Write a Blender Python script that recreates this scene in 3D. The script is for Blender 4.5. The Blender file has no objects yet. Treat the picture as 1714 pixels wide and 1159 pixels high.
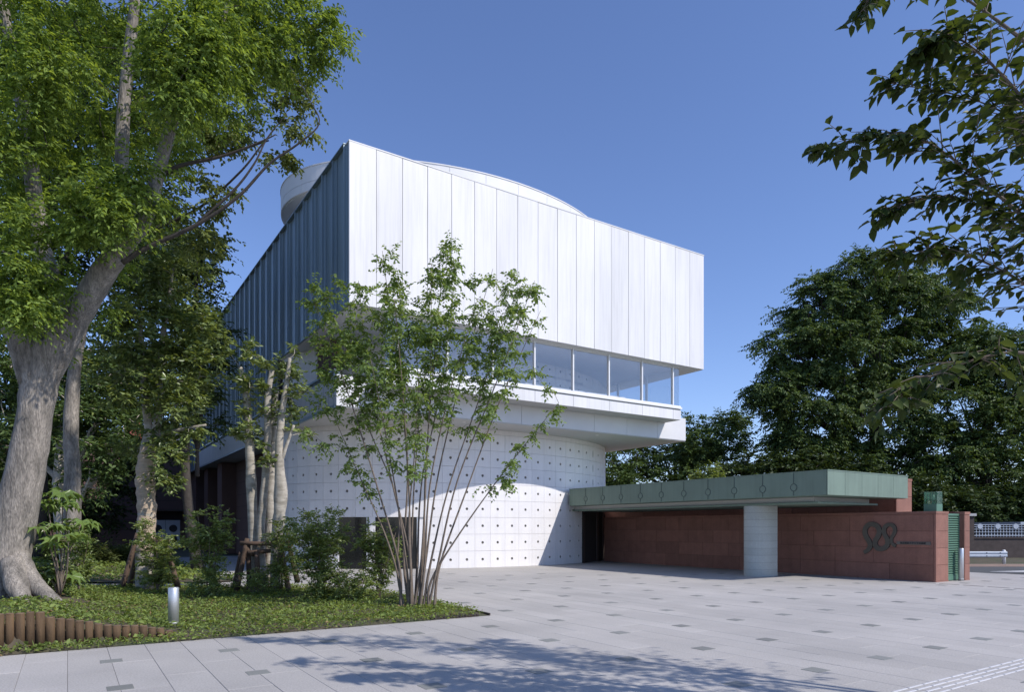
import bpy, bmesh, math
import numpy as np
from mathutils import Matrix, Vector

R = math.radians
SC = bpy.context.scene
COL = SC.collection
rng = np.random.default_rng(11)

# ------------------------------------------------------------------ camera, sky, sun, exposure
EYE = 1.6
FPX, HZ, CX = 1131.0, 883.0, 857.0          # focal length, horizon row and centre column of the photograph (1714 px wide)
cam = bpy.data.cameras.new('camera')
cam.sensor_width = 36.0
cam.lens = FPX / 1714 * 36.0
cam.shift_y = (HZ - 579.5) / 1714
cam.clip_start = 0.1
cam.clip_end = 3000
co = bpy.data.objects.new('camera', cam)
COL.objects.link(co)
co.location = (0, 0, EYE)
co.rotation_euler = (R(90), 0, 0)
SC.camera = co

UX, UY = 0.8353, 0.5499                     # direction of the museum's front (u); v is square to it, going back
ALPHA = math.atan2(UY, UX)
SUN = Vector((0.52 * UX + 0.90 * UY, 0.52 * UY - 0.90 * UX, 1.0)).normalized()
w = bpy.data.worlds.new('World')
SC.world = w
w.use_nodes = True
nt = w.node_tree
bg = nt.nodes['Background']
sky = nt.nodes.new('ShaderNodeTexSky')
sky.sky_type = 'NISHITA'
sky.sun_disc = False
sky.sun_elevation = math.asin(SUN.z)
sky.sun_rotation = math.atan2(SUN.x, SUN.y)
sky.altitude = 0
sky.air_density = 1.0
sky.dust_density = 0.1
sky.ozone_density = 6.0
tint = nt.nodes.new('ShaderNodeVectorMath')      # film-like colour balance of the whole sky
tint.operation = 'MULTIPLY'
tint.inputs[1].default_value = (1.04, 0.95, 1.05)
nt.links.new(sky.outputs[0], tint.inputs[0])
nt.links.new(tint.outputs[0], bg.inputs[0])
bg.inputs[1].default_value = 0.145
sl = bpy.data.lights.new('sun', 'SUN')
sl.energy = 3.7
sl.angle = R(0.53)
sl.color = (1.0, 0.94, 0.88)
so = bpy.data.objects.new('sun', sl)
COL.objects.link(so)
so.rotation_euler = SUN.to_track_quat('Z', 'Y').to_euler()
so.location = SUN * 60
SC.view_settings.view_transform = 'Standard'
SC.view_settings.look = 'None'
SC.view_settings.exposure = 0.25
SC.view_settings.gamma = 1.0
SC.view_settings.use_curve_mapping = False
SC.render.engine = 'CYCLES'
SC.cycles.max_bounces = 8
SC.cycles.transparent_max_bounces = 16
SC.cycles.use_denoising = True

# ------------------------------------------------------------------ helpers
I4 = Matrix.Identity(4)
UV = Matrix.Rotation(ALPHA, 4, 'Z')
MW = {}


def at(x, y, Y):
    """world point seen at photo pixel (x, y) when it stands Y metres away"""
    return np.array([(x - CX) / FPX * Y, Y, EYE - (y - HZ) / FPX * Y])


def uvw(u, v, z=0.0):
    return Vector((u * UX - v * UY, u * UY + v * UX, z))


def to_uv(x, y):
    return x * UX + y * UY, -x * UY + y * UX


def mat(name, col, rough=0.7, metal=0.0, var=0.12, scale=2.0, objvar=0.0, bump=0.0, bscale=30.0, stretch=(1, 1, 1),
        fine=0.0, fscale=60.0, spec=0.5, tint=None, streak=0.0):
    m = bpy.data.materials.new(name)
    m.use_nodes = True
    n, l = m.node_tree.nodes, m.node_tree.links
    b = n['Principled BSDF']
    b.inputs['Roughness'].default_value = rough
    b.inputs['Metallic'].default_value = metal
    b.inputs['Specular IOR Level'].default_value = spec
    geo = n.new('ShaderNodeNewGeometry')
    mp = n.new('ShaderNodeMapping')
    mp.inputs['Scale'].default_value = stretch
    l.new(geo.outputs['Position'], mp.inputs['Vector'])
    no = n.new('ShaderNodeTexNoise')
    no.inputs['Scale'].default_value = scale
    no.inputs['Detail'].default_value = 6
    no.inputs['Roughness'].default_value = 0.6
    l.new(mp.outputs[0], no.inputs['Vector'])
    cr = n.new('ShaderNodeMapRange')
    cr.inputs[1].default_value, cr.inputs[2].default_value = 0.25, 0.75
    cr.inputs[3].default_value, cr.inputs[4].default_value = 1 - var, 1 + var
    l.new(no.outputs[0], cr.inputs[0])
    val = cr.outputs[0]
    if fine:
        nf = n.new('ShaderNodeTexNoise')
        nf.inputs['Scale'].default_value = fscale
        nf.inputs['Detail'].default_value = 2
        l.new(mp.outputs[0], nf.inputs['Vector'])
        c2 = n.new('ShaderNodeMapRange')
        c2.inputs[1].default_value, c2.inputs[2].default_value = 0.3, 0.7
        c2.inputs[3].default_value, c2.inputs[4].default_value = 1 - fine, 1 + fine
        l.new(nf.outputs[0], c2.inputs[0])
        mu = n.new('ShaderNodeMath'); mu.operation = 'MULTIPLY'
        l.new(val, mu.inputs[0]); l.new(c2.outputs[0], mu.inputs[1])
        val = mu.outputs[0]
    if streak:
        ms_ = n.new('ShaderNodeMapping'); ms_.inputs['Scale'].default_value = (5.0, 5.0, 0.22)
        l.new(geo.outputs['Position'], ms_.inputs['Vector'])
        ns = n.new('ShaderNodeTexNoise'); ns.inputs['Scale'].default_value = 1.6; ns.inputs['Detail'].default_value = 6; ns.inputs['Roughness'].default_value = 0.65
        l.new(ms_.outputs[0], ns.inputs['Vector'])
        c5 = n.new('ShaderNodeMapRange'); c5.inputs[1].default_value, c5.inputs[2].default_value = 0.45, 0.78
        c5.inputs[3].default_value, c5.inputs[4].default_value = 1.0, 1 - streak
        l.new(ns.outputs[0], c5.inputs[0])
        mu = n.new('ShaderNodeMath'); mu.operation = 'MULTIPLY'
        l.new(val, mu.inputs[0]); l.new(c5.outputs[0], mu.inputs[1])
        val = mu.outputs[0]
    if objvar:
        oi = n.new('ShaderNodeObjectInfo')
        c3 = n.new('ShaderNodeMapRange')
        c3.inputs[3].default_value, c3.inputs[4].default_value = 1 - objvar, 1 + objvar
        l.new(oi.outputs['Random'], c3.inputs[0])
        mu = n.new('ShaderNodeMath'); mu.operation = 'MULTIPLY'
        l.new(val, mu.inputs[0]); l.new(c3.outputs[0], mu.inputs[1])
        val = mu.outputs[0]
    vm = n.new('ShaderNodeVectorMath'); vm.operation = 'SCALE'
    vm.inputs[0].default_value = col[:3]
    if tint is not None:
        mx = n.new('ShaderNodeMix'); mx.data_type = 'RGBA'
        mx.inputs['A'].default_value = (*col[:3], 1); mx.inputs['B'].default_value = (*tint, 1)
        n2 = n.new('ShaderNodeTexNoise'); n2.inputs['Scale'].default_value = scale * 0.45
        n2.inputs['Detail'].default_value = 5
        l.new(mp.outputs[0], n2.inputs['Vector'])
        c4 = n.new('ShaderNodeMapRange'); c4.inputs[1].default_value, c4.inputs[2].default_value = 0.42, 0.66
        l.new(n2.outputs[0], c4.inputs[0]); l.new(c4.outputs[0], mx.inputs['Factor'])
        l.new(mx.outputs['Result'], vm.inputs[0])
    l.new(val, vm.inputs['Scale'])
    l.new(vm.outputs[0], b.inputs['Base Color'])
    if bump:
        nb = n.new('ShaderNodeTexNoise')
        nb.inputs['Scale'].default_value = bscale
        nb.inputs['Detail'].default_value = 5
        l.new(mp.outputs[0], nb.inputs['Vector'])
        bp = n.new('ShaderNodeBump')
        bp.inputs['Strength'].default_value = bump
        bp.inputs['Distance'].default_value = 0.02
        l.new(nb.outputs[0], bp.inputs['Height'])
        l.new(bp.outputs[0], b.inputs['Normal'])
    return m


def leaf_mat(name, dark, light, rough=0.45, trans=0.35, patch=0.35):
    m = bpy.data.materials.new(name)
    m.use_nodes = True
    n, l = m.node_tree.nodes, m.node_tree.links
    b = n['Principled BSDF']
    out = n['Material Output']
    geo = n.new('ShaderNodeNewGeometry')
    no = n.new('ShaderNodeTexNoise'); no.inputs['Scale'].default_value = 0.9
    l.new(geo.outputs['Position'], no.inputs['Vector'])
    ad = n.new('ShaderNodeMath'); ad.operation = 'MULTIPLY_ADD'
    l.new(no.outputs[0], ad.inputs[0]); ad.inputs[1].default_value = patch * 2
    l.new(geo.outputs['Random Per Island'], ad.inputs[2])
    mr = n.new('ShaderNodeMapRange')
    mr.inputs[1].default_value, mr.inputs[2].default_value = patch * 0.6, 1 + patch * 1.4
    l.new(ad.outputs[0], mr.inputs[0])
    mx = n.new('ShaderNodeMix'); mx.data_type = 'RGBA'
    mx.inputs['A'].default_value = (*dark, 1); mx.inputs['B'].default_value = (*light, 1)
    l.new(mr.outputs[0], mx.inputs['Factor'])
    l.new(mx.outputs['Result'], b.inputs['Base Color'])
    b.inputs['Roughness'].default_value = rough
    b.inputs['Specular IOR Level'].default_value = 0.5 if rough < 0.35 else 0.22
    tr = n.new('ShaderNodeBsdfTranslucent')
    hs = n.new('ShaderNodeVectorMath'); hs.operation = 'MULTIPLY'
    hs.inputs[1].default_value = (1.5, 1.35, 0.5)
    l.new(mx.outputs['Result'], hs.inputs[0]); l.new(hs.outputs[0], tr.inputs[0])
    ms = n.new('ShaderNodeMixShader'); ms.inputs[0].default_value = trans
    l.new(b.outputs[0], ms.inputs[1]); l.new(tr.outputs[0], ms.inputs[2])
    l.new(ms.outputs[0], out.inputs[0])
    return m


class MB:
    """collects shapes of one mesh"""
    def __init__(s):
        s.v, s.f = [], []

    def add(s, vs, fs):
        o = len(s.v)
        s.v += [tuple(p) for p in vs]
        s.f += [tuple(i + o for i in f) for f in fs]
        return s

    def box(s, x0, x1, y0, y1, z0, z1):
        return s.add([(x0, y0, z0), (x1, y0, z0), (x1, y1, z0), (x0, y1, z0), (x0, y0, z1), (x1, y0, z1), (x1, y1, z1), (x0, y1, z1)],
                     [(3, 2, 1, 0), (4, 5, 6, 7), (0, 1, 5, 4), (1, 2, 6, 5), (2, 3, 7, 6), (3, 0, 4, 7)])

    def prism(s, poly, z0, z1):
        n = len(poly)
        vs = [(x, y, z0) for x, y in poly] + [(x, y, z1) for x, y in poly]
        return s.add(vs, [tuple(range(n - 1, -1, -1)), tuple(range(n, 2 * n))] + [(i, (i + 1) % n, n + (i + 1) % n, n + i) for i in range(n)])

    def tube(s, pts, rad, seg=8, cap=True, wob=0.0):
        pts = np.asarray(pts, float)
        n = len(pts)
        rad = np.interp(np.linspace(0, 1, n), np.linspace(0, 1, len(rad)), rad) if np.ndim(rad) else np.full(n, rad)
        t = np.gradient(pts, axis=0)
        t /= np.linalg.norm(t, axis=1)[:, None] + 1e-9
        a = np.array([1.0, 0, 0]) if abs(t[0][0]) < 0.8 else np.array([0, 1.0, 0])
        vs = []
        th = np.linspace(0, 2 * math.pi, seg, endpoint=False)
        for i in range(n):
            a = a - t[i] * a.dot(t[i]); a /= np.linalg.norm(a)
            b = np.cross(t[i], a)
            rr = rad[i] * (1 + (rng.normal(size=seg) * wob if wob else 0))
            vs += list(pts[i] + (np.cos(th) * rr)[:, None] * a + (np.sin(th) * rr)[:, None] * b)
        fs = [(i * seg + j, i * seg + (j + 1) % seg, (i + 1) * seg + (j + 1) % seg, (i + 1) * seg + j) for i in range(n - 1) for j in range(seg)]
        if cap:
            fs += [tuple(range(seg - 1, -1, -1)), tuple(range((n - 1) * seg, n * seg))]
        return s.add(vs, fs)

    def cyl(s, x, y, z0, z1, r, seg=20, ch=0.0):
        if ch:
            return s.tube([(x, y, z0), (x, y, z0 + 1e-3), (x, y, z1 - ch), (x, y, z1 - ch * 0.3), (x, y, z1)], None or [r, r, r, r, r], seg) if False else \
                s.lathe(x, y, [(r, z0), (r, z1 - ch), (r - ch * 0.3, z1 - ch * 0.3), (r - ch, z1)], seg)
        return s.lathe(x, y, [(r, z0), (r, z1)], seg)

    def lathe(s, x, y, prof, seg=20):
        th = np.linspace(0, 2 * math.pi, seg, endpoint=False)
        vs = [(x + r * math.cos(a), y + r * math.sin(a), z) for r, z in prof for a in th]
        n = len(prof)
        fs = [(i * seg + j, i * seg + (j + 1) % seg, (i + 1) * seg + (j + 1) % seg, (i + 1) * seg + j) for i in range(n - 1) for j in range(seg)]
        fs += [tuple(range(seg - 1, -1, -1)), tuple(range((n - 1) * seg, n * seg))]
        return s.add(vs, fs)

    def mesh(s, name, m=None, smooth=False, bev=0.0):
        me = bpy.data.meshes.new(name)
        me.from_pydata(s.v, [], s.f)
        if bev:
            b = bmesh.new(); b.from_mesh(me)
            bmesh.ops.bevel(b, geom=list(b.edges), offset=bev, segments=1, affect='EDGES', profile=0.5)
            b.to_mesh(me); b.free()
        if smooth:
            me.polygons.foreach_set('use_smooth', [True] * len(me.polygons))
        if m:
            me.materials.append(m)
        return me


def tag(o, label=None, cat=None, group=None, kind=None):
    if label: o['label'] = label
    if cat: o['category'] = cat
    if group: o['group'] = group
    if kind: o['kind'] = kind
    return o


def thing(name, label, cat, loc=(0, 0, 0), group=None, rz=0.0):
    o = bpy.data.objects.new(name, None)
    o.empty_display_size = 0.2
    COL.objects.link(o)
    M = Matrix.Translation(Vector(loc)) @ Matrix.Rotation(rz, 4, 'Z')
    o.matrix_local = M
    MW[o.name] = M
    return tag(o, label, cat, group)


def link(name, me, parent=None, M=I4):
    """object with world matrix M"""
    o = bpy.data.objects.new(name, me)
    COL.objects.link(o)
    if parent is not None:
        o.parent = parent
        o.matrix_local = MW[parent.name].inverted() @ M
    else:
        o.matrix_local = M
    MW[o.name] = M
    return o


def part(name, mb, m, parent=None, frame=I4, smooth=False, bev=0.0, kind=None):
    """bakes the shapes (given in frame) into one mesh under parent"""
    me = mb.mesh(name, m, smooth, bev)
    base = MW[parent.name] if parent is not None else I4
    T = base.inverted() @ frame
    if parent is not None and T != I4:
        me.transform(T)
        o = link(name, me, parent, base)
    else:
        if parent is None and frame != I4:
            me.transform(frame)
        o = link(name, me, parent, base)
    if kind: o['kind'] = kind
    return o


def fast_mesh(name, V, nper, m, tri):
    """V (n,k,3) points, tri list of index tuples on k"""
    n, k, _ = V.shape
    me = bpy.data.meshes.new(name)
    F = (np.asarray(tri)[None] + (np.arange(n) * k)[:, None, None]).reshape(-1, len(tri[0]))
    me.vertices.add(n * k)
    me.vertices.foreach_set('co', V.reshape(-1).astype(np.float32))
    me.loops.add(F.size)
    me.loops.foreach_set('vertex_index', F.reshape(-1).astype(np.int32))
    me.polygons.add(len(F))
    me.polygons.foreach_set('loop_start', np.arange(0, F.size, len(tri[0]), dtype=np.int32))
    me.polygons.foreach_set('loop_total', np.full(len(F), len(tri[0]), np.int32))
    me.update(calc_edges=True)
    me.materials.append(m)
    return me


def norm(a):
    return a / (np.linalg.norm(a, axis=-1, keepdims=True) + 1e-9)


def leaf_geo(P, D, N, L, W, fold=0.25, big=False):
    """leaf blades: P base, D direction, N normal"""
    D = norm(D)
    S = norm(np.cross(D, N)); N = np.cross(S, D)
    L = np.broadcast_to(L, len(P))[:, None]; Wd = L * W
    tip = P + D * L - N * L * 0.12
    if not big:
        mid = P + D * L * 0.45
        l = mid + S * Wd * 0.5 + N * Wd * fold
        r = mid - S * Wd * 0.5 + N * Wd * fold
        return np.stack([P, r, tip, l], 1), [(0, 1, 2), (0, 2, 3)]
    m1, m2 = P + D * L * 0.3, P + D * L * 0.65 - N * L * 0.03
    l1, l2 = m1 + S * Wd * 0.48 + N * Wd * fold, m2 + S * Wd * 0.38 + N * Wd * fold * 0.8
    r1, r2 = m1 - S * Wd * 0.48 + N * Wd * fold, m2 - S * Wd * 0.38 + N * Wd * fold * 0.8
    return np.stack([P, r1, r2, tip, l2, l1, m1, m2], 1), [(0, 1, 6), (1, 2, 7), (1, 7, 6), (2, 3, 7), (3, 4, 7), (4, 5, 6), (4, 6, 7), (5, 0, 6)]


def twig_leaves(C, Rr, ntw, nl, ll, width=0.45, droop=0.25, up=0.7, big=False, flat=0.6, outw=None):
    """sprays of leaves round the clump centres C with radii Rr"""
    C = np.repeat(np.asarray(C, float), ntw, 0)
    Rr = np.repeat(np.broadcast_to(Rr, len(C) // ntw), ntw)
    n = len(C)
    d = rng.normal(size=(n, 3)); d[:, 2] = d[:, 2] * flat - droop * 0.6
    if outw is not None:
        d += np.repeat(outw, ntw, 0)
    d = norm(d)
    st = C + norm(rng.normal(size=(n, 3))) * (Rr * 0.35 * rng.random(n))[:, None] * np.array([1, 1, flat])
    ln = Rr * (0.55 + 0.6 * rng.random(n))
    t = (np.arange(nl) + 0.7) / nl
    P = st[:, None] + d[:, None] * (ln[:, None] * t)[..., None]
    P[..., 2] -= droop * ln[:, None] * t ** 2 * 0.5
    side = norm(np.cross(d, np.array([0, 0, 1.0])))
    sg = np.where(np.arange(nl) % 2 == 0, 1.0, -1.0)
    D = d[:, None] * 0.55 + side[:, None] * sg[None, :, None] * 0.8 + rng.normal(size=(n, nl, 3)) * 0.25
    D[..., 2] -= droop
    N = np.zeros((n, nl, 3)); N[..., 2] = up
    N += rng.normal(size=(n, nl, 3)) * 0.45
    L = ll * (0.7 + 0.6 * rng.random(n * nl))
    return leaf_geo(P.reshape(-1, 3), D.reshape(-1, 3), N.reshape(-1, 3), L, width, big=big)


def smooth_path(pts, n=12):
    pts = np.asarray(pts, float)
    if len(pts) < 3:
        return np.stack([np.interp(np.linspace(0, 1, n), [0, 1], pts[:, k]) for k in range(3)], 1)
    p = np.vstack([2 * pts[0] - pts[1], pts, 2 * pts[-1] - pts[-2]])
    out = []
    seg = len(pts) - 1
    for s in np.linspace(0, seg - 1e-6, n):
        i = int(s); t = s - i
        a, b, c, d = p[i:i + 4]
        out.append(0.5 * (2 * b + (c - a) * t + (2 * a - 5 * b + 4 * c - d) * t * t + (3 * b - a - 3 * c + d) * t ** 3))
    return np.array(out)


def masses(ms, dens=1.0):
    """(x, y, Y, rx, ry, depth, count) in photo pixels and metres -> clump centres near the shell of each mass"""
    C, O = [], []
    for x, y, Y, rx, ry, dp, k in ms:
        c = at(x, y, Y); s = Y / FPX
        k = max(1, int(k * dens))
        d = norm(rng.normal(size=(k, 3))); rr = (0.35 + 0.65 * rng.random(k) ** 0.5)[:, None]
        C.append(c + d * rr * np.array([rx * s, dp, ry * s])); O.append(d * rr)
    return np.vstack(C), np.vstack(O)


def grow_tree(name, label, base, limbs, ms, bark, leaf, leaf_len, clump_r, ntw=10, nl=9, width=0.45, droop=0.25, group=None,
              cat='tree', twig_r=0.02, seg=10, flat=0.6, outw=0.5, wob=0.04, extra_clumps=None, big=False, dens=1.0, up=0.7, crown_name='crown', twig_bark=None):
    base = np.asarray(base, float)
    t = thing(name, label, cat, base, group)
    tr = MB(); thin = MB(); nodes = []
    for pts, rad in limbs:
        p = smooth_path(pts, max(8, int(len(pts) * 5)))
        (thin if twig_bark and max(rad) < 0.085 else tr).tube(p, rad, seg, wob=wob); nodes.append(p)
    if thin.v:
        part('boughs', thin, twig_bark, t, smooth=True)
    part('trunk', tr, bark, t, smooth=True)
    if ms is None:
        C = np.asarray(extra_clumps, float); O = np.zeros_like(C)
    else:
        C, O = masses(ms, dens)
        if extra_clumps is not None:
            C = np.vstack([C, extra_clumps]); O = np.vstack([O, np.zeros((len(extra_clumps), 3))])
    nodes = np.vstack([p_ for p_, (_, r_) in zip(nodes, limbs) if max(r_) < 0.3 and p_[-1, 2] > base[2] + 0.1] or nodes)
    br = MB()
    dmin = np.array([np.linalg.norm(nodes - c, axis=1).min() for c in C])
    for c in C[np.argsort(dmin)]:
        dd = np.linalg.norm(nodes - c, axis=1) + np.maximum(0, nodes[:, 2] - c[2]) * 0.6
        a = nodes[np.argmin(dd * (1 + 0.25 * rng.random(len(dd))))]
        ln = np.linalg.norm(c - a)
        if ln < 0.12: continue
        m1 = a + (c - a) * 0.4 + rng.normal(size=3) * ln * 0.08 + np.array([0, 0, ln * 0.06])
        m2 = a + (c - a) * 0.75 + rng.normal(size=3) * ln * 0.07
        br.tube(smooth_path([a, m1, m2, c], 7), [twig_r * (0.5 + 0.35 * min(ln, 3)), twig_r * 0.35], 5, cap=False)
        nodes = np.vstack([nodes, m1, m2, c])
    if br.v:
        part('branches', br, twig_bark or bark, t, smooth=True, kind='stuff')
    V, tri = twig_leaves(C, clump_r * (0.7 + 0.6 * rng.random(len(C))), ntw, nl, leaf_len, width, droop, up, big, flat, O * outw)
    me = fast_mesh(crown_name, V - base, 0, leaf, tri)
    link(crown_name, me, t, MW[t.name])['kind'] = 'stuff'
    return t


# ------------------------------------------------------------------ materials
M = {}
M['granite'] = mat('pale_granite', (0.43, 0.41, 0.385), 0.75, var=0.07, scale=0.8, objvar=0.055, fine=0.16, fscale=55, tint=(0.37, 0.355, 0.335), bump=0.08, bscale=120)
M['granite_dark'] = mat('dark_granite', (0.215, 0.22, 0.205), 0.7, var=0.06, objvar=0.12, fine=0.12, fscale=90)
M['joint'] = mat('joint_sand', (0.30, 0.29, 0.27), 0.95, var=0.12)
M['white_panel'] = mat('white_facade_panel', (0.72, 0.715, 0.715), 0.5, streak=0.16, var=0.06, scale=0.9, objvar=0.035, stretch=(1, 1, 0.3), tint=(0.67, 0.67, 0.67), bump=0.02, bscale=40)
M['gap'] = mat('joint_grey', (0.16, 0.16, 0.165), 0.9)  # dark grey of the cores behind the joints
M['drum'] = mat('drum_stone', (0.79, 0.775, 0.77), 0.65, streak=0.08, var=0.035, scale=1.5, objvar=0.02, fine=0.05, fscale=80)
M['concrete'] = mat('grey_concrete', (0.46, 0.46, 0.45), 0.8, var=0.07, scale=1.0)
M['soffit'] = mat('soffit_board', (0.50, 0.50, 0.48), 0.75, var=0.04, scale=0.6)
M['ring'] = mat('roof_ring_panel', (0.66, 0.66, 0.66), 0.55, var=0.06, scale=0.8, objvar=0.03)
M['zinc'] = mat('blue_grey_metal', (0.215, 0.275, 0.305), 0.42, streak=0.15, metal=0.35, var=0.08, scale=0.8, objvar=0.06, stretch=(1, 1, 0.2))
M['hole'] = mat('hole_grey', (0.16, 0.15, 0.13), 0.9)
M['steel'] = mat('brushed_steel', (0.62, 0.63, 0.64), 0.42, metal=0.75, var=0.04, scale=6, stretch=(1, 1, 8))
M['white_metal'] = mat('white_painted_metal', (0.75, 0.75, 0.74), 0.4, var=0.03)
M['dark_glass'] = mat('dark_door_glass', (0.012, 0.013, 0.014), 0.12, var=0.1)
M['red'] = mat('red_sandstone', (0.245, 0.117, 0.087), 0.85, streak=0.15, var=0.15, scale=3.0, objvar=0.12, fine=0.10, fscale=40, bump=0.25, bscale=25)
M['red_dark'] = mat('red_joint', (0.15, 0.075, 0.06), 0.95)
M['brown'] = mat('brown_stone', (0.11, 0.068, 0.06), 0.85, var=0.10, scale=1.5, objvar=0.06, bump=0.1)
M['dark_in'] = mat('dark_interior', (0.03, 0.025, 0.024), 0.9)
M['bronze'] = mat('dark_bronze', (0.07, 0.055, 0.05), 0.5, metal=0.4)
M['green'] = mat('patina_green_panel', (0.165, 0.228, 0.18), 0.6, streak=0.2, var=0.10, scale=1.4, objvar=0.03, fine=0.02)
M['green_seam'] = mat('green_seam_dark', (0.07, 0.10, 0.085), 0.6)
M['louvre'] = mat('green_louvre', (0.085, 0.185, 0.128), 0.5, var=0.05, objvar=0.03)
M['emblem'] = mat('emblem_metal', (0.10, 0.09, 0.075), 0.5, metal=0.5, var=0.1)
M['guide'] = mat('guide_bar_metal', (0.58, 0.58, 0.59), 0.45, var=0.08)
M['plate'] = mat('name_plate_stone', (0.15, 0.13, 0.11), 0.6, var=0.1)
M['black'] = mat('black_letter', (0.02, 0.02, 0.025), 0.5)
M['wood'] = mat('log_wood', (0.095, 0.058, 0.028), 0.85, var=0.4, scale=5, objvar=0.3, stretch=(3, 3, 0.5), bump=0.4, bscale=30)
M['wood_end'] = mat('log_end', (0.15, 0.10, 0.062), 0.9, var=0.25, scale=12, objvar=0.15)
M['stake'] = mat('stake_wood', (0.10, 0.065, 0.045), 0.85, var=0.3, scale=5, objvar=0.15, bump=0.4, bscale=25)
M['bark'] = mat('grey_bark', (0.27, 0.24, 0.205), 0.95, var=0.42, scale=7, bump=1.0, bscale=20, stretch=(1.8, 1.8, 0.4), fine=0.35, fscale=34, tint=(0.15, 0.135, 0.115))
M['bark_d'] = mat('dark_bark', (0.055, 0.047, 0.04), 0.95, var=0.3, scale=6, bump=0.6, bscale=20)
M['bark_p'] = mat('pale_bark', (0.42, 0.385, 0.325), 0.9, var=0.25, scale=7, bump=0.4, bscale=18, stretch=(1, 1, 2.5), tint=(0.27, 0.245, 0.20))
M['burlap'] = mat('burlap_wrap', (0.47, 0.37, 0.27), 0.95, var=0.2, scale=6, bump=0.8, bscale=16, stretch=(0.7, 0.7, 3.5))
M['stem'] = mat('thin_stem_bark', (0.17, 0.135, 0.105), 0.9, var=0.3, scale=8, bump=0.3)
M['soil'] = mat('soil', (0.095, 0.075, 0.05), 0.95, var=0.3, scale=3, bump=0.6, bscale=25, tint=(0.055, 0.075, 0.03))
M['ground'] = mat('far_ground', (0.10, 0.11, 0.07), 0.95, var=0.25, scale=0.3)
M['asphalt'] = mat('asphalt', (0.075, 0.078, 0.08), 0.9, var=0.12, scale=1.5, fine=0.15, fscale=60)
M['sun_patch'] = mat('sun_patch_white', (0.72, 0.72, 0.72), 0.7, var=0.06)  # white that stands in for sunlight on the asphalt
M['kerb'] = mat('kerb_stone', (0.42, 0.30, 0.24), 0.85, var=0.1)
M['wall_brick'] = mat('dark_masonry', (0.07, 0.055, 0.05), 0.9, var=0.3, scale=4)
M['brick'] = mat('red_brick_wall', (0.42, 0.13, 0.085), 0.85, var=0.15, scale=3)
M['pale_blue_metal'] = mat('pale_blue_paint', (0.45, 0.50, 0.56), 0.5, var=0.06)
M['roof'] = mat('slate_roof', (0.09, 0.095, 0.11), 0.7, var=0.12)
M['granite_col'] = mat('column_stone', (0.40, 0.43, 0.41), 0.6, var=0.08, scale=2, fine=0.1, fscale=40, objvar=0.05)
M['l_zelk'] = leaf_mat('zelkova_leaf', (0.052, 0.10, 0.024), (0.33, 0.45, 0.10), 0.5, 0.45)
M['l_mag'] = leaf_mat('glossy_evergreen_leaf', (0.05, 0.092, 0.03), (0.30, 0.37, 0.125), 0.32, 0.28)
M['l_round'] = leaf_mat('thin_branch_leaf', (0.06, 0.09, 0.028), (0.26, 0.31, 0.11), 0.4, 0.4)
M['l_shrub'] = leaf_mat('multi_stem_leaf', (0.085, 0.145, 0.045), (0.29, 0.40, 0.14), 0.4, 0.45)
M['l_bush'] = leaf_mat('bush_leaf', (0.07, 0.115, 0.034), (0.33, 0.41, 0.14), 0.34, 0.4)
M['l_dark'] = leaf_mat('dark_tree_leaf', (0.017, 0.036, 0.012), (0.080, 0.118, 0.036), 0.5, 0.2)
M['l_mid'] = leaf_mat('mid_tree_leaf', (0.030, 0.060, 0.018), (0.135, 0.20, 0.062), 0.5, 0.25)
M['l_near'] = leaf_mat('near_branch_leaf', (0.028, 0.050, 0.014), (0.080, 0.112, 0.030), 0.45, 0.34)
M['l_fatsia'] = leaf_mat('fatsia_leaf', (0.09, 0.15, 0.035), (0.24, 0.34, 0.09), 0.3, 0.35)
M['l_cover'] = leaf_mat('ground_cover_leaf', (0.080, 0.125, 0.032), (0.32, 0.41, 0.12), 0.55, 0.42)
M['l_dry'] = leaf_mat('dry_leaf', (0.12, 0.075, 0.035), (0.30, 0.22, 0.11), 0.7, 0.1)
M['l_grass'] = leaf_mat('tall_grass_leaf', (0.05, 0.07, 0.02), (0.13, 0.16, 0.05), 0.6, 0.3)


def glass_mat(name, tint, refl, rough=0.02):
    m = bpy.data.materials.new(name)
    m.use_nodes = True
    n, l = m.node_tree.nodes, m.node_tree.links
    n.remove(n['Principled BSDF'])
    tr = n.new('ShaderNodeBsdfTransparent'); tr.inputs[0].default_value = (*tint, 1)
    gl = n.new('ShaderNodeBsdfGlossy'); gl.inputs['Roughness'].default_value = rough
    fr = n.new('ShaderNodeFresnel'); fr.inputs[0].default_value = 1.5
    ge = n.new('ShaderNodeNewGeometry')
    io = n.new('ShaderNodeMath'); io.operation = 'MULTIPLY_ADD'; io.inputs[1].default_value = 1 / 1.5 - 1.5; io.inputs[2].default_value = 1.5
    l.new(ge.outputs['Backfacing'], io.inputs[0]); l.new(io.outputs[0], fr.inputs[0])
    ad = n.new('ShaderNodeMath'); ad.operation = 'ADD'; ad.inputs[1].default_value = refl
    l.new(fr.outputs[0], ad.inputs[0])
    ms = n.new('ShaderNodeMixShader')
    l.new(ad.outputs[0], ms.inputs[0]); l.new(tr.outputs[0], ms.inputs[1]); l.new(gl.outputs[0], ms.inputs[2])
    l.new(ms.outputs[0], n['Material Output'].inputs[0])
    return m


M['glass'] = glass_mat('window_glass', (0.93, 0.94, 0.95), 0.07)
M['green_glass'] = glass_mat('green_lamp_glass', (0.55, 0.75, 0.66), 0.15)

# ------------------------------------------------------------------ ground, plaza, road
tag(part('ground', MB().box(-1500, 1500, -300, 2500, -0.6, -0.06), M['ground']), kind='structure')


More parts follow.
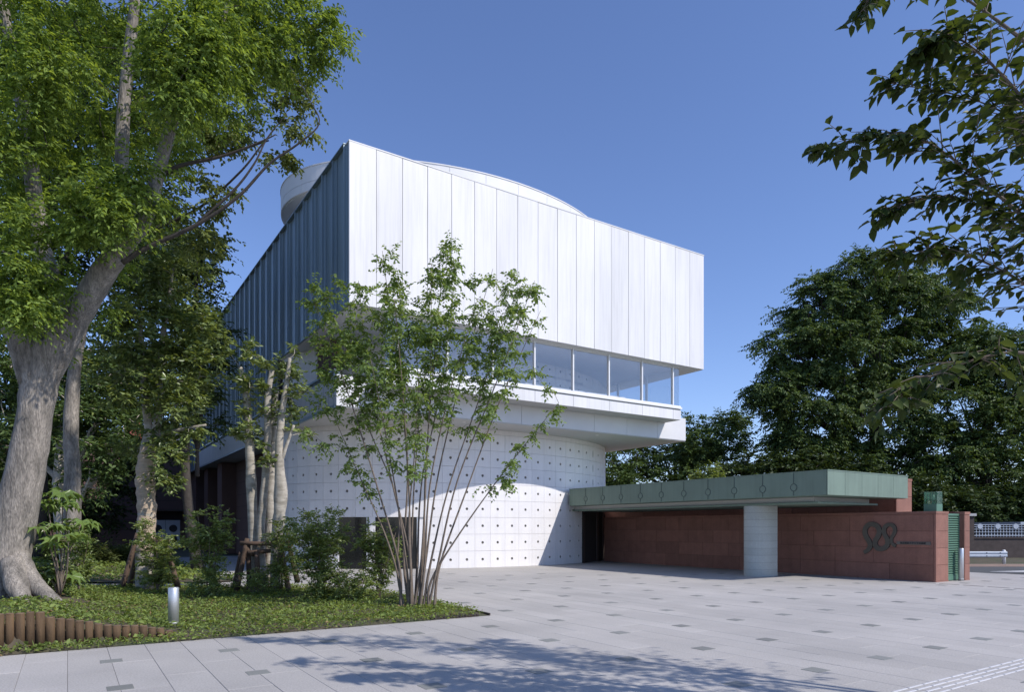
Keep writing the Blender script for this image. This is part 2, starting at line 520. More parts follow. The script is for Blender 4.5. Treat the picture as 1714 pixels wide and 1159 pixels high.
def bed_height(x, y):
    """planting bed: almost flat, raised behind the log edging"""
    u, v = to_uv(x, y)
    k = np.clip((1.75 - u) / 2.6, 0, 1); k = k * k * (3 - 2 * k)
    f = np.clip((v - 10.86) / 0.12, 0, 1) * np.clip((21 - v) / 6, 0, 1)
    return 0.004 + 0.022 * np.clip((v - 10.41) / 0.25, 0, 1) + 0.40 * k * f + np.clip((v - 10.41) / 0.3, 0, 1) * 0.012 * np.sin(x * 3.1) * np.sin(y * 2.7)


TIP = (-0.40, 12.20)
BED1 = [TIP, (-1.54, 14.0), (-2.9, 16.0), (-4.2, 17.3), (-6.2, 17.9), (-8.5, 18.0), (-12.5, 17.6), (-19.0, 16.5), (-19.0, 0.1)]
BED2 = [(-8.6, 19.2), (-8.15, 19.7), (-8.3, 20.6), (-10.2, 22.5), (-14.5, 29.0), (-21.5, 40.0), (-32, 46), (-36, 34), (-22, 19.2), (-14, 18.8)]


BEDS = [(TIP[0] + 0.022, TIP[1] - 0.033)] + BED1[1:-1] + [(-19.0, 0.06)]      # leaves spill a little over the paving


def inside(poly, x, y):
    c = np.zeros(np.shape(x), bool)
    n = len(poly)
    for i in range(n):
        x1, y1 = poly[i]; x2, y2 = poly[(i + 1) % n]
        c ^= ((y1 > y) != (y2 > y)) & (x < (x2 - x1) * (y - y1) / (y2 - y1 + 1e-12) + x1)
    return c


# plaza of long granite slabs laid in the direction of the museum's side
plaza = tag(part('plaza_paving', MB().box(-16, 27, -9, 40, -0.045, -0.007), M['joint'], None, UV), kind='structure')
SW, SL = 0.4367, 1.6
slabs = []
for i in range(-36, 62):
    for j in range(-6, 26):
        u0 = 6.99 + i * SW; v0 = 7.6 + j * SL + (i % 3) * 0.533
        if -16 < u0 < 26.5 and -9 < v0 < 38.3:
            p = uvw(u0 + SW / 2, v0 + SL / 2)
            slabs.append((u0, v0, p.x, p.y))
slabs = np.array(slabs)
inbed = np.ones(len(slabs), bool)
for du_, dv_ in ((0, 0), (SW, 0), (0, SL), (SW, SL), (SW / 2, SL / 2)):
    qx = (slabs[:, 0] + du_) * UX - (slabs[:, 1] + dv_) * UY
    qy = (slabs[:, 0] + du_) * UY + (slabs[:, 1] + dv_) * UX
    inbed &= inside(BED1, qx, qy) | inside(BED2, qx, qy)
vis = (slabs[:, 3] > 5.9) & (np.abs(slabs[:, 2]) < slabs[:, 3] * 0.80 + 0.8) & ~inbed
order = np.argsort(np.where(vis, slabs[:, 3], 1e9))
near = set(order[:296].tolist())
sm = MB().box(0.002, SW - 0.002, 0.002, SL - 0.002, -0.04, 0).mesh('paving_slab', M['granite'], bev=0.0025)
rest = MB()
for k, (u0, v0, x, y) in enumerate(slabs):
    if k in near:
        link('paving_slab', sm, plaza, UV @ Matrix.Translation((u0, v0, rng.normal() * 0.0008)))
    else:
        rest.box(u0 + 0.003, u0 + SW - 0.003, v0 + 0.003, v0 + SL - 0.003, -0.04, 0)
part('paving_slabs_beyond', rest, M['granite'], plaza, UV, kind='stuff')
dk = MB().box(-0.115, 0.115, -0.11, 0.11, -0.02, 0.0035).mesh('dark_paver', M['granite_dark'])
for i in range(-12, 16):
    for j in range(-4, 18):
        u0, v0 = 6.99 + 1.31 * i, 7.62 + 1.6 * j - 0.022 * (i - 1)
        p = uvw(u0, v0)
        e = ((u0 - 15.32) / 7.99) ** 2 + ((v0 - 28) / 5.2) ** 2
        if p.y > 6 and abs(p.x) < p.y * 0.78 + 0.5 and not inside(BED1, np.array(p.x), np.array(p.y)) and not inside(BED2, np.array(p.x), np.array(p.y)) \
                and e > 1.05 and u0 < 20.8 + (5 if v0 < 9.3 else 0) and v0 < 26 and p.y < 23.5:
            link('dark_paver', dk, plaza, UV @ Matrix.Translation((u0, v0, 0)) @ Matrix.Rotation(rng.normal() * 0.01, 4, 'Z'))
# slot drain along the red wall
dr = MB()
for k in range(40):
    dr.box(20.55, 20.60, 1.0 + k * 0.6, 1.0 + k * 0.6 + 0.5, -0.01, 0.004)
tag(part('slot_drain', dr, M['bronze'], None, UV), 'dark slotted drain line running along the foot of the red wall', 'drain')
tag(part('dark_disc', MB().lathe(12.55, 14.15, [(0.42, -0.01), (0.42, 0.004), (0.39, 0.006)], 28), M['granite_dark']),  # thin dark disc lying on the paving
    'round dark disc set in the pale plaza', 'drain cover')
# tactile strip
ts = thing('tactile_strip', 'strip of raised pale metal guide bars across the plaza', 'tactile strip', uvw(8.0, 3.4))
tb = MB().box(-0.135, 0.135, -0.013, 0.013, -0.003, 0.006).mesh('guide_bar', M['guide'], bev=0.003)
for i in range(26):
    for r in range(4):
        link('guide_bar', tb, ts, UV @ Matrix.Translation((6.2 + i * 0.30, 3.30 + r * 0.085 - 0.12, 0)))
# road with kerb and a coloured-in patch of sun beyond the red wall
tag(part('road', MB().box(15.6, 120, 23.3, 27.4, -0.05, -0.003), M['asphalt']), kind='structure')
tag(part('kerb', MB().box(14.8, 120, 27.4, 27.56, -0.05, 0.09), M['kerb']), kind='structure')
tag(part('road_sun_patch', MB().prism([(17.2, 24.3), (21, 23.9), (60, 23.9), (60, 25.4), (22, 25.4), (19.5, 24.9)], -0.003, 0.002), M['sun_patch']), kind='structure')  # sunlit patch of the road, put in as white colour
tag(part('verge', MB().box(14.8, 120, 27.56, 60, -0.05, 0.06), M['soil']), kind='structure')

# ------------------------------------------------------------------ planting beds


def bed(name, poly, hfun, step, m):
    xs = [p[0] for p in poly]; ys = [p[1] for p in poly]
    b = bmesh.new()
    vs = [b.verts.new((x, y, 0)) for x, y in poly]
    b.faces.new(vs)
    for ax, lo, hi in ((0, min(xs), max(xs)), (1, min(ys), max(ys))):
        for c in np.arange(lo + step, hi, step):
            no = (1, 0, 0) if ax == 0 else (0, 1, 0)
            bmesh.ops.bisect_plane(b, geom=b.verts[:] + b.edges[:] + b.faces[:], plane_co=(c, c, 0), plane_no=no)
    for v in b.verts:
        v.co.z = float(hfun(v.co.x, v.co.y))
    me = bpy.data.meshes.new(name)
    b.to_mesh(me); b.free()
    me.polygons.foreach_set('use_smooth', [True] * len(me.polygons))
    me.materials.append(m)
    return tag(link(name, me), kind='structure')


bed('planting_bed', BED1, bed_height, 0.25, M['soil'])
bed('rear_planting_bed', BED2, lambda x, y: 0.03 + 0.25 * np.clip((-x - 11) / 6, 0, 1), 1.0, M['soil'])


def scatter(poly, n, ymax=None):
    xs = [p[0] for p in poly]; ys = [p[1] for p in poly]
    x = rng.uniform(min(xs), max(xs), n); y = rng.uniform(min(ys), max(ys), n)
    k = inside(poly, x, y) & (x > -0.80 * y - 0.6)
    return x[k], y[k]


def patchy(x, y):
    return 0.5 + 0.25 * np.sin(x * 2.3 + 1.2 * np.sin(y * 1.7)) + 0.25 * np.sin(y * 3.1 - x * 1.1 + 0.7)


x, y = scatter(BEDS, 300000)
dist = np.hypot(x + 8.3, y - 11.4)
u_, v_ = to_uv(x, y)
tipd = np.hypot(x - TIP[0], y - TIP[1])
keep = (rng.random(len(x)) < (0.30 + 0.85 * patchy(x * 1.3, y * 1.3)) * np.clip(16.0 / (y + 3), 0.3, 1)) & (dist > 0.75 + 0.5 * rng.random(len(x))) \
    & ~((v_ > 10.70) & (v_ < 10.90) & (u_ < 1.25)) & (tipd > 0.45 * rng.random(len(x)) + 0.12)
x, y = x[keep], y[keep]
n = len(x)
h = (0.015 + 0.075 * rng.random(n) ** 1.5) * (0.55 + 0.75 * patchy(x * 1.4, y * 1.4))
P = np.stack([x, y, bed_height(x, y) + h], 1)
D = rng.normal(size=(n, 3)); D[:, 2] = 0.25 + 0.5 * rng.random(n)
N = rng.normal(size=(n, 3)) * 0.5; N[:, 2] = 1
V, tri = leaf_geo(P, D, N, 0.028 + 0.03 * rng.random(n) + 0.05 * (rng.random(n) > 0.93), 0.6)
tag(link('ground_cover', fast_mesh('ground_cover', V, 0, M['l_cover'], tri)), 'low leafy ground cover filling the planting bed beside the plaza', 'ground cover', kind='stuff')
# fallen leaves and litter
x, y = scatter(BEDS, 9000)
n = len(x)
P = np.stack([x, y, bed_height(x, y) + 0.02 + 0.05 * rng.random(n)], 1)
D = rng.normal(size=(n, 3)); D[:, 2] *= 0.2
N = rng.normal(size=(n, 3)) * 0.4; N[:, 2] = 1
V, tri = leaf_geo(P, D, N, 0.04 + 0.04 * rng.random(n), 0.5)
tag(link('leaf_litter', fast_mesh('leaf_litter', V, 0, M['l_dry'], tri)), 'dry brown fallen leaves lying among the ground cover', 'leaf litter', kind='stuff')
# grass-like blades
x, y = scatter(BEDS, 26000)
dist = np.hypot(x + 8.3, y - 11.4); u_, v_ = to_uv(x, y); tipd = np.hypot(x - TIP[0], y - TIP[1])
edge = (v_ < 10.72) & (u_ < 1.4)
keep = ((rng.random(len(x)) < np.clip(patchy(x * 0.8 + 3, y * 0.9) - 0.3, 0, 1)) & (dist > 1.0) & (tipd > 0.5) & ~((v_ > 10.68) & (v_ < 10.92) & (u_ < 1.25))) | edge
x, y = x[keep], y[keep]; n = len(x)
P = np.stack([x, y, bed_height(x, y)], 1)
D = rng.normal(size=(n, 3)) * 0.5; D[:, 2] = 1
N = rng.normal(size=(n, 3)); N[:, 2] *= 0.3
V, tri = leaf_geo(P, D, N, 0.05 + 0.09 * rng.random(n), 0.14)
tag(link('grass_blades', fast_mesh('grass_blades', V, 0, M['l_cover'], tri)), 'thin grass blades standing among the ground cover and along the logs', 'grass', kind='stuff')
x, y = scatter(BED2, 60000)
keep = (y < 34) & (rng.random(len(x)) < 0.8); x, y = x[keep], y[keep]; n = len(x)
P = np.stack([x, y, 0.05 + 0.25 * np.clip((-x - 11) / 6, 0, 1) + 0.1 * rng.random(n)], 1)
D = rng.normal(size=(n, 3)); D[:, 2] = 0.6
N = rng.normal(size=(n, 3)) * 0.5; N[:, 2] = 1
V, tri = leaf_geo(P, D, N, 0.10 + 0.08 * rng.random(n), 0.45)
tag(link('rear_ground_cover', fast_mesh('rear_ground_cover', V, 0, M['l_cover'], tri)), 'ground cover of the rear bed across the narrow pale path', 'ground cover', kind='stuff')
# dark strip coloured in for the shaded paving edge at the bed's point
be = MB()
for a, b in ((BED1[0], BED1[1]), (BED1[1], BED1[2])):
    a, b = np.array(a), np.array(b); d = (b - a) / np.linalg.norm(b - a); nn = np.array([-d[1], d[0]]) * 0.012
    be.prism([tuple(a + nn), tuple(a - nn), tuple(b - nn), tuple(b + nn)], -0.03, 0.045)
tag(part('edge_shade_strip', be, M['bronze']), 'dark strip imitating the shaded paving edge along the pointed end of the planting bed', 'edging')
gr = MB()
g0 = np.array(to_uv(*TIP))
for k in range(16):
    gr.box(g0[0] - 0.25 - k * 0.06, g0[0] - 0.21 - k * 0.06, g0[1] + 0.02, g0[1] + 0.16, 0.0, 0.036)
tag(part('drain_grate', gr, M['bronze'], None, UV), 'narrow dark grate in the pointed corner of the planting bed', 'grate')

# ------------------------------------------------------------------ museum
EC, EA, EB = (15.32, 27.98), 7.99, 5.20        # centre and half axes of the oval drum, in u, v
mus = thing('museum', 'white and blue-grey museum on an oval drum with a cantilevered glazed floor', 'museum', uvw(EC[0], EC[1]), rz=ALPHA)


def oval(ra, rb, n=96, c=EC):
    return [(c[0] + ra * math.cos(t), c[1] + rb * math.sin(t)) for t in np.linspace(0, 2 * math.pi, n, endpoint=False)]


U0, U1, V0 = 7.19, 23.16, 19.98               # white box: left, right and front planes
V1 = U0 + 47.6                                 # back
ZB, ZT = 8.47, 13.42
# core of the box, set behind the front panels and the side cladding
core = MB().box(U0 + 0.10, U1 - 0.02, V0 + 0.08, V1, ZB + 0.01, ZT - 0.02)
part('box_core', core, M['gap'], mus, UV)
fp = MB().box(0.008, 0.8872 - 0.008, 0, 0.075, 0, ZT - ZB).mesh('facade_panel', M['white_panel'], bev=0.004)
for k in range(18):
    link('facade_panel', fp, mus, UV @ Matrix.Translation((U0 + k * 0.8872, V0 + rng.normal() * 0.002, ZB)))
cop = MB().box(U0 - 0.005, U1 + 0.005, V0 - 0.012, V0 + 0.25, ZT + 0.002, ZT + 0.04)
part('coping', cop, M['ring'], mus, UV)
part('side_coping', MB().box(U0 - 0.085, U0 + 0.25, V0 + 0.252, V0 + 35.4, ZT + 0.002, ZT + 0.035), M['zinc'], mus, UV)
part('box_soffit', MB().box(U0 + 0.11, U1 - 0.03, V0 + 0.085, V1 - 0.1, ZB - 0.02, ZB + 0.008), M['ring'], mus, UV)
# side cladding: standing metal panels, one overlapping the next
for k in range(33):
    v = V0 + 0.055 + 0.045 + k * 1.068
    z0 = ZB if k < 8 else 6.69
    top = ZT
    pr = [(U0 + 0.095, v), (U0 + 0.02, v), (U0 + 0.02, v + 0.14), (U0 - 0.0, v + 0.17), (U0 - 0.075, v + 0.17), (U0 - 0.075, v + 0.215), (U0 + 0.02, v + 0.24), (U0 + 0.05, v + 1.064), (U0 + 0.095, v + 1.064)]
    part('cladding_panel', MB().prism(pr[::-1], z0, top), M['zinc'], mus, UV)
# floor slabs under the windows
part('lower_band', MB().box(U0, 23.32, 21.22, 50, 5.5, 6.5), M['concrete'], mus, UV)
lb = MB().box(0.006, 1.785, 0, 0.06, 0, 1.0).mesh('band_panel', M['ring'], bev=0.003)
for k in range(9):
    link('band_panel', lb, mus, UV @ Matrix.Translation((U0 + 0.004 + k * 1.7915, 21.155, 5.502)))
part('band_soffit', MB().box(U0 + 0.02, 23.30, 21.18, 36, 5.47, 5.498), M['soffit'], mus, UV)
dl = MB().lathe(0, 0, [(0.07, -0.012), (0.07, 0.0)], 14).mesh('downlight', M['white_metal'])
for q in (9.0, 12.2, 15.4, 18.6):
    link('downlight', dl, mus, UV @ Matrix.Translation((q, 21.75, 5.47)))
SA, SB, SV = 8.46, 22.0, 20.23                  # sill band and glazing plane
part('sill_slab', MB().box(SA, SB, SV + 0.06, 24.0, 6.2, 6.70), M['concrete'], mus, UV)
sp = MB().box(0.006, 1.79, 0, 0.058, 0, 0.42).mesh('sill_panel', M['white_panel'], bev=0.003)
edges = [SA, 8.92] + [8.92 + 1.803 * k for k in range(1, 8)] + [SB]
for a, b in zip(edges[:-1], edges[1:]):
    if b - a > 0.05:
        o = link('sill_panel', sp, mus, UV @ Matrix.Translation((a, SV, 6.2)) @ Matrix.Diagonal((max(0.05, (b - a - 0.006) / 1.79), 1, 1, 1)))
part('window_sill', MB().box(SA - 0.01, SB + 0.02, SV - 0.05, SV + 0.14, 6.655, 6.74), M['white_metal'], mus, UV)
part('sill_rail', MB().box(SA, SB, SV + 0.01, SV + 0.12, 6.742, 6.80), M['white_metal'], mus, UV)
GZ0, GZ1 = 6.80, ZB - 0.02
mu = MB().box(-0.03, 0.03, 0, 0.12, 0, GZ1 - GZ0).mesh('mullion', M['white_metal'], bev=0.004)
gp = [SA + 0.02] + edges[1:-1] + [SB - 0.04]
for a in gp[1:-1]:
    link('mullion', mu, mus, UV @ Matrix.Translation((a, SV + 0.0, GZ0)))
for a, b in zip(gp[:-1], gp[1:]):
    part('window_pane', MB().box(a + 0.034, b - 0.034, SV + 0.055, SV + 0.067, GZ0, GZ1), M['glass'], mus, UV)
    part('window_head', MB().box(a + 0.034, b - 0.034, SV + 0.03, SV + 0.09, GZ1 - 0.05, GZ1), M['white_metal'], mus, UV)
# glazed return on the right and its posts
for k in range(4):
    part('window_pane', MB().box(SB - 0.05, SB - 0.038, SV + 0.08 + k * 1.9, SV + 0.08 + k * 1.9 + 1.86, GZ0, GZ1), M['glass'], mus, UV)
    link('mullion', mu, mus, UV @ Matrix.Translation((SB - 0.044, SV + 1.96 + k * 1.9, GZ0)))
part('gallery_floor', MB().box(SA, SB - 0.01, SV + 0.15, 36, 6.702, 6.72), M['ring'], mus, UV)
bench = MB().box(14.5, 19.6, 21.1, 21.5, 7.0, 7.06).box(14.6, 14.7, 21.15, 21.45, 6.72, 7.0).box(19.4, 19.5, 21.15, 21.45, 6.72, 7.0)
part('gallery_shelf', bench, M['white_metal'], mus, UV)
part('inner_wall', MB().box(U0 + 0.12, 16.5, 30.5, 30.8, 6.72, ZB - 0.03), M['concrete'], mus, UV)
# recess of the first floor at the left corner
part('recess_wall', MB().box(U0 + 2.3, SA + 1.0, 22.4, 22.6, 6.5, ZB - 0.03), M['concrete'], mus, UV)
part('recess_side', MB().box(U0 + 0.85, U0 + 1.05, 24.0, 28.5, 6.5, ZB - 0.03), M['brown'], mus, UV)
part('recess_back', MB().box(U0 + 0.12, U0 + 1.6, V0 + 8.46, V0 + 8.6, 6.5, ZB - 0.03), M['dark_in'], mus, UV)
# side balcony band with ribs and rail
part('side_band', MB().box(U0 + 0.06, U0 + 0.2, 21.30, V0 + 34.8, 5.505, 6.62), M['zinc'], mus, UV)
rb = MB().box(-0.03, 0.05, -0.02, 0.02, 5.52, 6.62).mesh('band_rib', M['zinc'])
for k in range(64):
    link('band_rib', rb, mus, UV @ Matrix.Translation((U0 + 0.03, 21.4 + k * 0.52, 0)))
part('side_rail', MB().box(U0 - 0.035, U0 + 0.09, 21.24, V0 + 34.8, 6.625, 6.685), M['zinc'], mus, UV)
part('side_fascia', MB().box(U0 - 0.03, U0 + 0.06, 21.24, V0 + 34.8, 5.44, 5.54), M['zinc'], mus, UV)
# brown ground floor wall with tall dark openings
for a, b in ((43.1, 44.5), (47.9, 49.3), (52.8, V0 + 34.8)):
    g = MB().box(U0 + 0.5, U0 + 1.3, a, b, 0, 5.46)
    wl = part('stone_pier', g, M['brown'], mus, UV)
part('recessed_wall', MB().box(U0 + 1.30, U0 + 1.348, 32.5, 43.1, 0, 5.46), M['brown'], mus, UV)
part('ground_floor_core', MB().box(U0 + 1.35, 14, 29, V1, 0, 5.46), M['dark_in'], mus, UV)
jl = MB()
for z in np.arange(0.7, 5.4, 0.7):
    jl.box(U0 + 0.494, U0 + 0.51, 52.81, V0 + 34.7, z, z + 0.015)
    jl.box(U0 + 1.294, U0 + 1.31, 33, 43.0, z, z + 0.015)
part('stone_joints', jl, M['dark_in'], mus, UV)
# rear wing facing the path, with the porthole door
part('rear_wing', MB().box(-14.0, U0 + 9.0, V0 + 34.83, V0 + 46, 0, 7.6), M['brown'], mus, UV)
jl = MB()
for z in np.arange(0.7, 7.5, 0.7):
    jl.box(-14.0, U0 - 0.05, V0 + 34.815, V0 + 34.84, z, z + 0.02)
part('stone_joints', jl, M['dark_in'], mus, UV)
door = part('entrance_door', MB().box(5.0, 6.9, V0 + 34.70, V0 + 34.815, 0.0, 2.1), M['pale_blue_metal'], mus, UV)
part('door_gap', MB().box(5.94, 5.96, V0 + 34.69, V0 + 34.71, 0.0, 2.1), M['black'], door, UV)
part('door_canopy', MB().box(4.6, 7.15, V0 + 34.2, V0 + 34.815, 2.75, 2.9), M['bronze'], mus, UV)
part('door_head', MB().box(4.8, 7.05, V0 + 34.75, V0 + 34.815, 2.105, 2.748), M['dark_in'], mus, UV)
for du in (5.45, 6.45):
    for z in (0.72, 1.5):
        c = MB().tube([(du, V0 + 34.71, z), (du, V0 + 34.68, z)], 0.27, 20)
        part('porthole', c, M['black'], door, UV)

# the oval drum: stone panels with a round hole in the middle of each
drum = part('drum', MB().prism(oval(EA - 0.05, EB - 0.05), 0, ZB - 0.025), M['drum'], mus, UV, smooth=False)
PW = 0.66


def hole_panel(hw, hh, rx, ry, t=0.045):
    k = 12
    outer, inner = [], []
    for i in range(k):
        a = 2 * math.pi * (i + 0.5) / k
        c, s = math.cos(a), math.sin(a)
        q = max(abs(c), abs(s))
        outer.append((c / q * hw, s / q * hh)); inner.append((c * rx, s * ry))
    cs = [(hw, hh), (-hw, hh), (-hw, -hh), (hw, -hh)]
    vs, fs = [], []
    mb = MB()
    out = []
    for i in range(k):
        out.append(outer[i])
    vs = [(x, 0, z) for x, z in outer] + [(x, 0, z) for x, z in inner] + [(x, t, z) for x, z in inner] + [(x, 0, z) for x, z in cs] + [(x, t, z) for x, z in cs]
    for i in range(k):
        j = (i + 1) % k
        fs.append((i, k + i, k + j, j)); fs.append((k + i, 2 * k + i, 2 * k + j, k + j))
    # corner triangles
    for ci, (x, z) in enumerate(cs):
        best = sorted(range(k), key=lambda i: (outer[i][0] - x) ** 2 + (outer[i][1] - z) ** 2)[:2]
        a, b = sorted(best)
        if b - a != 1: a, b = b, a
        fs.append((a, b, 3 * k + ci))
    for ci in range(4):
        cj = (ci + 1) % 4
        fs.append((3 * k + ci, 3 * k + cj, 3 * k + 4 + cj, 3 * k + 4 + ci))
    mb.add(vs, fs)
    me = mb.mesh('wall_panel', M['drum'])
    b = bmesh.new(); b.from_mesh(me); bmesh.ops.recalc_face_normals(b, faces=b.faces); b.to_mesh(me); b.free()
    return me


pm = hole_panel(PW / 2 - 0.004, PW / 2 - 0.004, 0.055, 0.055)
pslot = hole_panel(PW / 2 - 0.004, PW / 2 - 0.004, 0.04, 0.18)
cup = MB().tube([(0, -0.004, 0), (0, 0.004, 0)], 0.054, 12).mesh('tie_hole', M['hole'])
slotm = MB().box(-0.039, 0.039, -0.004, 0.004, -0.175, 0.175).mesh('wall_slot', M['black'])
th = np.linspace(math.pi * 0.75, math.pi * 2.25, 6000)
ex, ey = EC[0] + EA * np.cos(th), EC[1] + EB * np.sin(th)
arc = np.concatenate([[0], np.cumsum(np.hypot(np.diff(ex), np.diff(ey)))])
px = CX + FPX * (ex * UX - ey * UY) / (ex * UY + ey * UX)
lo, hi = int(np.argmin(px)), int(np.argmax(px))
s0 = np.interp(553.8, px[lo:hi], arc[lo:hi])
DOORS = [(564, 617), (628, 701)]
npan = 0
for k in range(-4, 36):
    s = s0 + k * PW
    if s < arc[lo] - 0.9 or s > arc[hi] + 0.9: continue
    t = np.interp(s, arc, th)
    u, v = EC[0] + EA * math.cos(t), EC[1] + EB * math.sin(t)
    nx, ny = math.cos(t) / EA, math.sin(t) / EB
    q = math.hypot(nx, ny); nx, ny = nx / q, ny / q
    xp = float(np.interp(s, arc, px))
    ang = math.atan2(nx, -ny)
    rows = list(range(8)) + ([10, 11, 12] if 8 < u < 21 and v < 27 else [])
    for r in rows:
        z = (r + 0.5) * PW
        if r >= 10: z = 6.75 + (r - 10 + 0.5) * 0.6
        if any(a - 6 < xp < b + 2 for a, b in DOORS) and r <= 2: continue
        if xp > 971 and r <= 3: continue
        slot = 985 < xp < 1010 and r >= 3 and k % 2 == 1
        Mx = UV @ Matrix.Translation((u, v, z)) @ Matrix.Rotation(ang, 4, 'Z') @ Matrix.Translation((0, -0.001, 0))
        link('wall_panel', pslot if slot else pm, drum, Mx); npan += 1
        if npan < 9999:
            link('wall_slot' if slot else 'tie_hole', slotm if slot else cup, drum, Mx @ Matrix.Translation((0, 0.042, 0)))
# strip between the top course and the soffit, and under the door heads
def arc_strip(xa, xb, z0, z1, ro=0.0, ri=-0.045, n=24, byarc=False):
    sa, sb = (xa, xb) if byarc else (np.interp(xa, px[lo:hi], arc[lo:hi]), np.interp(xb, px[lo:hi], arc[lo:hi]))
    tt = np.interp(np.linspace(sa, sb, n), arc, th)
    o = [(EC[0] + (EA + ro) * math.cos(t), EC[1] + (EB + ro) * math.sin(t)) for t in tt]
    i = [(EC[0] + (EA + ri) * math.cos(t), EC[1] + (EB + ri) * math.sin(t)) for t in tt]
    mb = MB()
    for k in range(n - 1):
        mb.prism([o[k], o[k + 1], i[k + 1], i[k]], z0, z1)
    return mb


part('drum_top_course', arc_strip(arc[lo] - 0.5, arc[hi] + 0.5, 8 * PW + 0.006, 5.468, n=60, byarc=True), M['drum'], drum, UV)
for a, b in DOORS:
    d = part('drum_door', arc_strip(a, b, 0.0, 1.975, -0.03, -0.044, 10), M['dark_glass'], mus, UV)
    part('door_jamb', arc_strip(b - 3.2, b - 0.6, 0.0, 1.97, 0.03, -0.03, 3), M['steel'], d, UV)
part('door_pillar', arc_strip(617.5, 627.5, 0.0, 3 * PW, -0.002, -0.046, 4), M['drum'], drum, UV)
# dark entrance under the canopy
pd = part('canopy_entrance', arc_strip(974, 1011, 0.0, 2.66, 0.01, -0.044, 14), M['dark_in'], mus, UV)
for a in (975, 998, 1008):
    part('door_frame', arc_strip(a, a + 3, 0.0, 2.64, 0.04, 0.0, 3), M['bronze'], pd, UV)

# oval ring standing on the roof
ring = part('roof_ring', MB().prism(oval(EA - 0.06, EB - 0.06), 14.66, 15.55), M['ring'], mus, UV)
part('ring_underside', MB().prism(oval(EA - 0.07, EB - 0.07), 14.62, 14.655), M['soffit'], mus, UV)
part('ring_neck', MB().prism(oval(EA - 3.2, EB - 3.2), ZT, 14.62), M['soffit'], mus, UV)
part('roof_deck', MB().box(U0 + 0.3, U1 - 0.3, V0 + 0.3, V1 - 0.2, ZT - 0.015, ZT + 0.0), M['ring'], mus, UV)
part('ring_cap', MB().prism(oval(EA + 0.025, EB + 0.025), 15.56, 15.60), M['ring'], ring, UV)
nseg = 28
full = np.linspace(0, 2 * math.pi, 4001)
fx, fy = EA * np.cos(full), EB * np.sin(full)
fa = np.concatenate([[0], np.cumsum(np.hypot(np.diff(fx), np.diff(fy)))])
for k in range(nseg):
    a, b = fa[-1] * k / nseg, fa[-1] * (k + 1) / nseg
    tt = np.interp(np.linspace(a + 0.006, b - 0.006, 7), fa, full)
    for z0, z1 in ((14.66, 14.98), (14.992, 15.555)):
        mb = MB()
        for i in range(6):
            o = [(EC[0] + EA * math.cos(tt[i + q]), EC[1] + EB * math.sin(tt[i + q])) for q in (0, 1)]
            n_ = [(EC[0] + (EA - 0.06) * math.cos(tt[i + q]), EC[1] + (EB - 0.06) * math.sin(tt[i + q])) for q in (1, 0)]
            mb.prism(o + n_, z0, z1)
        part('ring_panel', mb, M['ring'], ring, UV)

# ------------------------------------------------------------------ entrance canopy
CU0, CU1, CV0, CV1 = 18.02, 22.46, 11.09, 22.9
CZ0, CZ1 = 2.52, 3.21
can = thing('entrance_canopy', 'flat green metal canopy with ringed seams over the museum entrance', 'canopy', uvw(20, 14), rz=ALPHA)
part('canopy_deck', MB().box(CU0 + 0.045, CU1 - 0.01, CV0 + 0.045, CV1, CZ0 + 0.02, CZ1 - 0.02), M['green_seam'], can, UV)
part('sun_block_deck', MB().box(20.3, CU1 - 0.01, CV1 + 0.002, 31, CZ0 + 0.02, CZ1 - 0.03), M['green_seam'], can, UV)  # unseen deck added to keep the sun off the wall by the drum
seams = [12.16 + 1.0708 * k for k in range(10)]
ed = [CV0] + seams + [CV1]
for a, b in zip(ed[:-1], ed[1:]):
    part('fascia_panel', MB().box(CU0, CU0 + 0.04, a + 0.006, b - 0.006, CZ0, CZ1), M['green'], can, UV)
w5 = (CU1 - CU0) / 5
for k in range(5):
    part('end_panel', MB().box(CU0 + 0.002 + k * w5 + (0.004 if k else -0.002), CU0 + (k + 1) * w5 - 0.004, CV0 - 0.001, CV0 + 0.04, CZ0, CZ1), M['green'], can, UV)
part('canopy_trim', MB().box(CU0 - 0.012, CU1 + 0.01, CV0 - 0.012, CV1, CZ1 + 0.001, CZ1 + 0.03), M['green'], can, UV)
rg = MB()
a = np.linspace(0, 2 * math.pi, 25)
rg.tube([(0, 0.105 * math.cos(t), 0.105 * math.sin(t)) for t in a], 0.011, 6, cap=False)
rgm = rg.mesh('seam_ring', M['green_seam'], smooth=True)
sbm = MB().box(-0.008, 0.01, -0.008, 0.008, 0.105, 0.43).box(-0.008, 0.01, -0.008, 0.008, -0.24, -0.105).mesh('seam_bar', M['green_seam'])
discm = MB().tube([(0.0, 0, 0), (0.012, 0, 0)], 0.10, 24).mesh('seam_disc', M['green'])
for s in seams:
    for nm, me in (('seam_ring', rgm), ('seam_bar', sbm), ('seam_disc', discm)):
        link(nm, me, can, UV @ Matrix.Translation((CU0 - 0.004, s, CZ0 + 0.255)))
part('canopy_soffit', MB().box(CU0 + 0.02, CU1 - 0.05, CV0 + 0.05, CV1, CZ0 - 0.015, CZ0 + 0.015), M['green'], can, UV)
part('dropped_ceiling', MB().box(CU0 + 0.52, CU1 - 0.9, CV0 + 0.75, CV1 + 0.4, 2.36, CZ0 - 0.016), M['soffit'], can, UV, bev=0.01)
part('ceiling_tray', MB().box(CU0 + 0.40, CU1 - 0.75, CV0 + 0.55, CV1 + 0.3, 2.29, 2.355), M['green'], can, UV, bev=0.01)
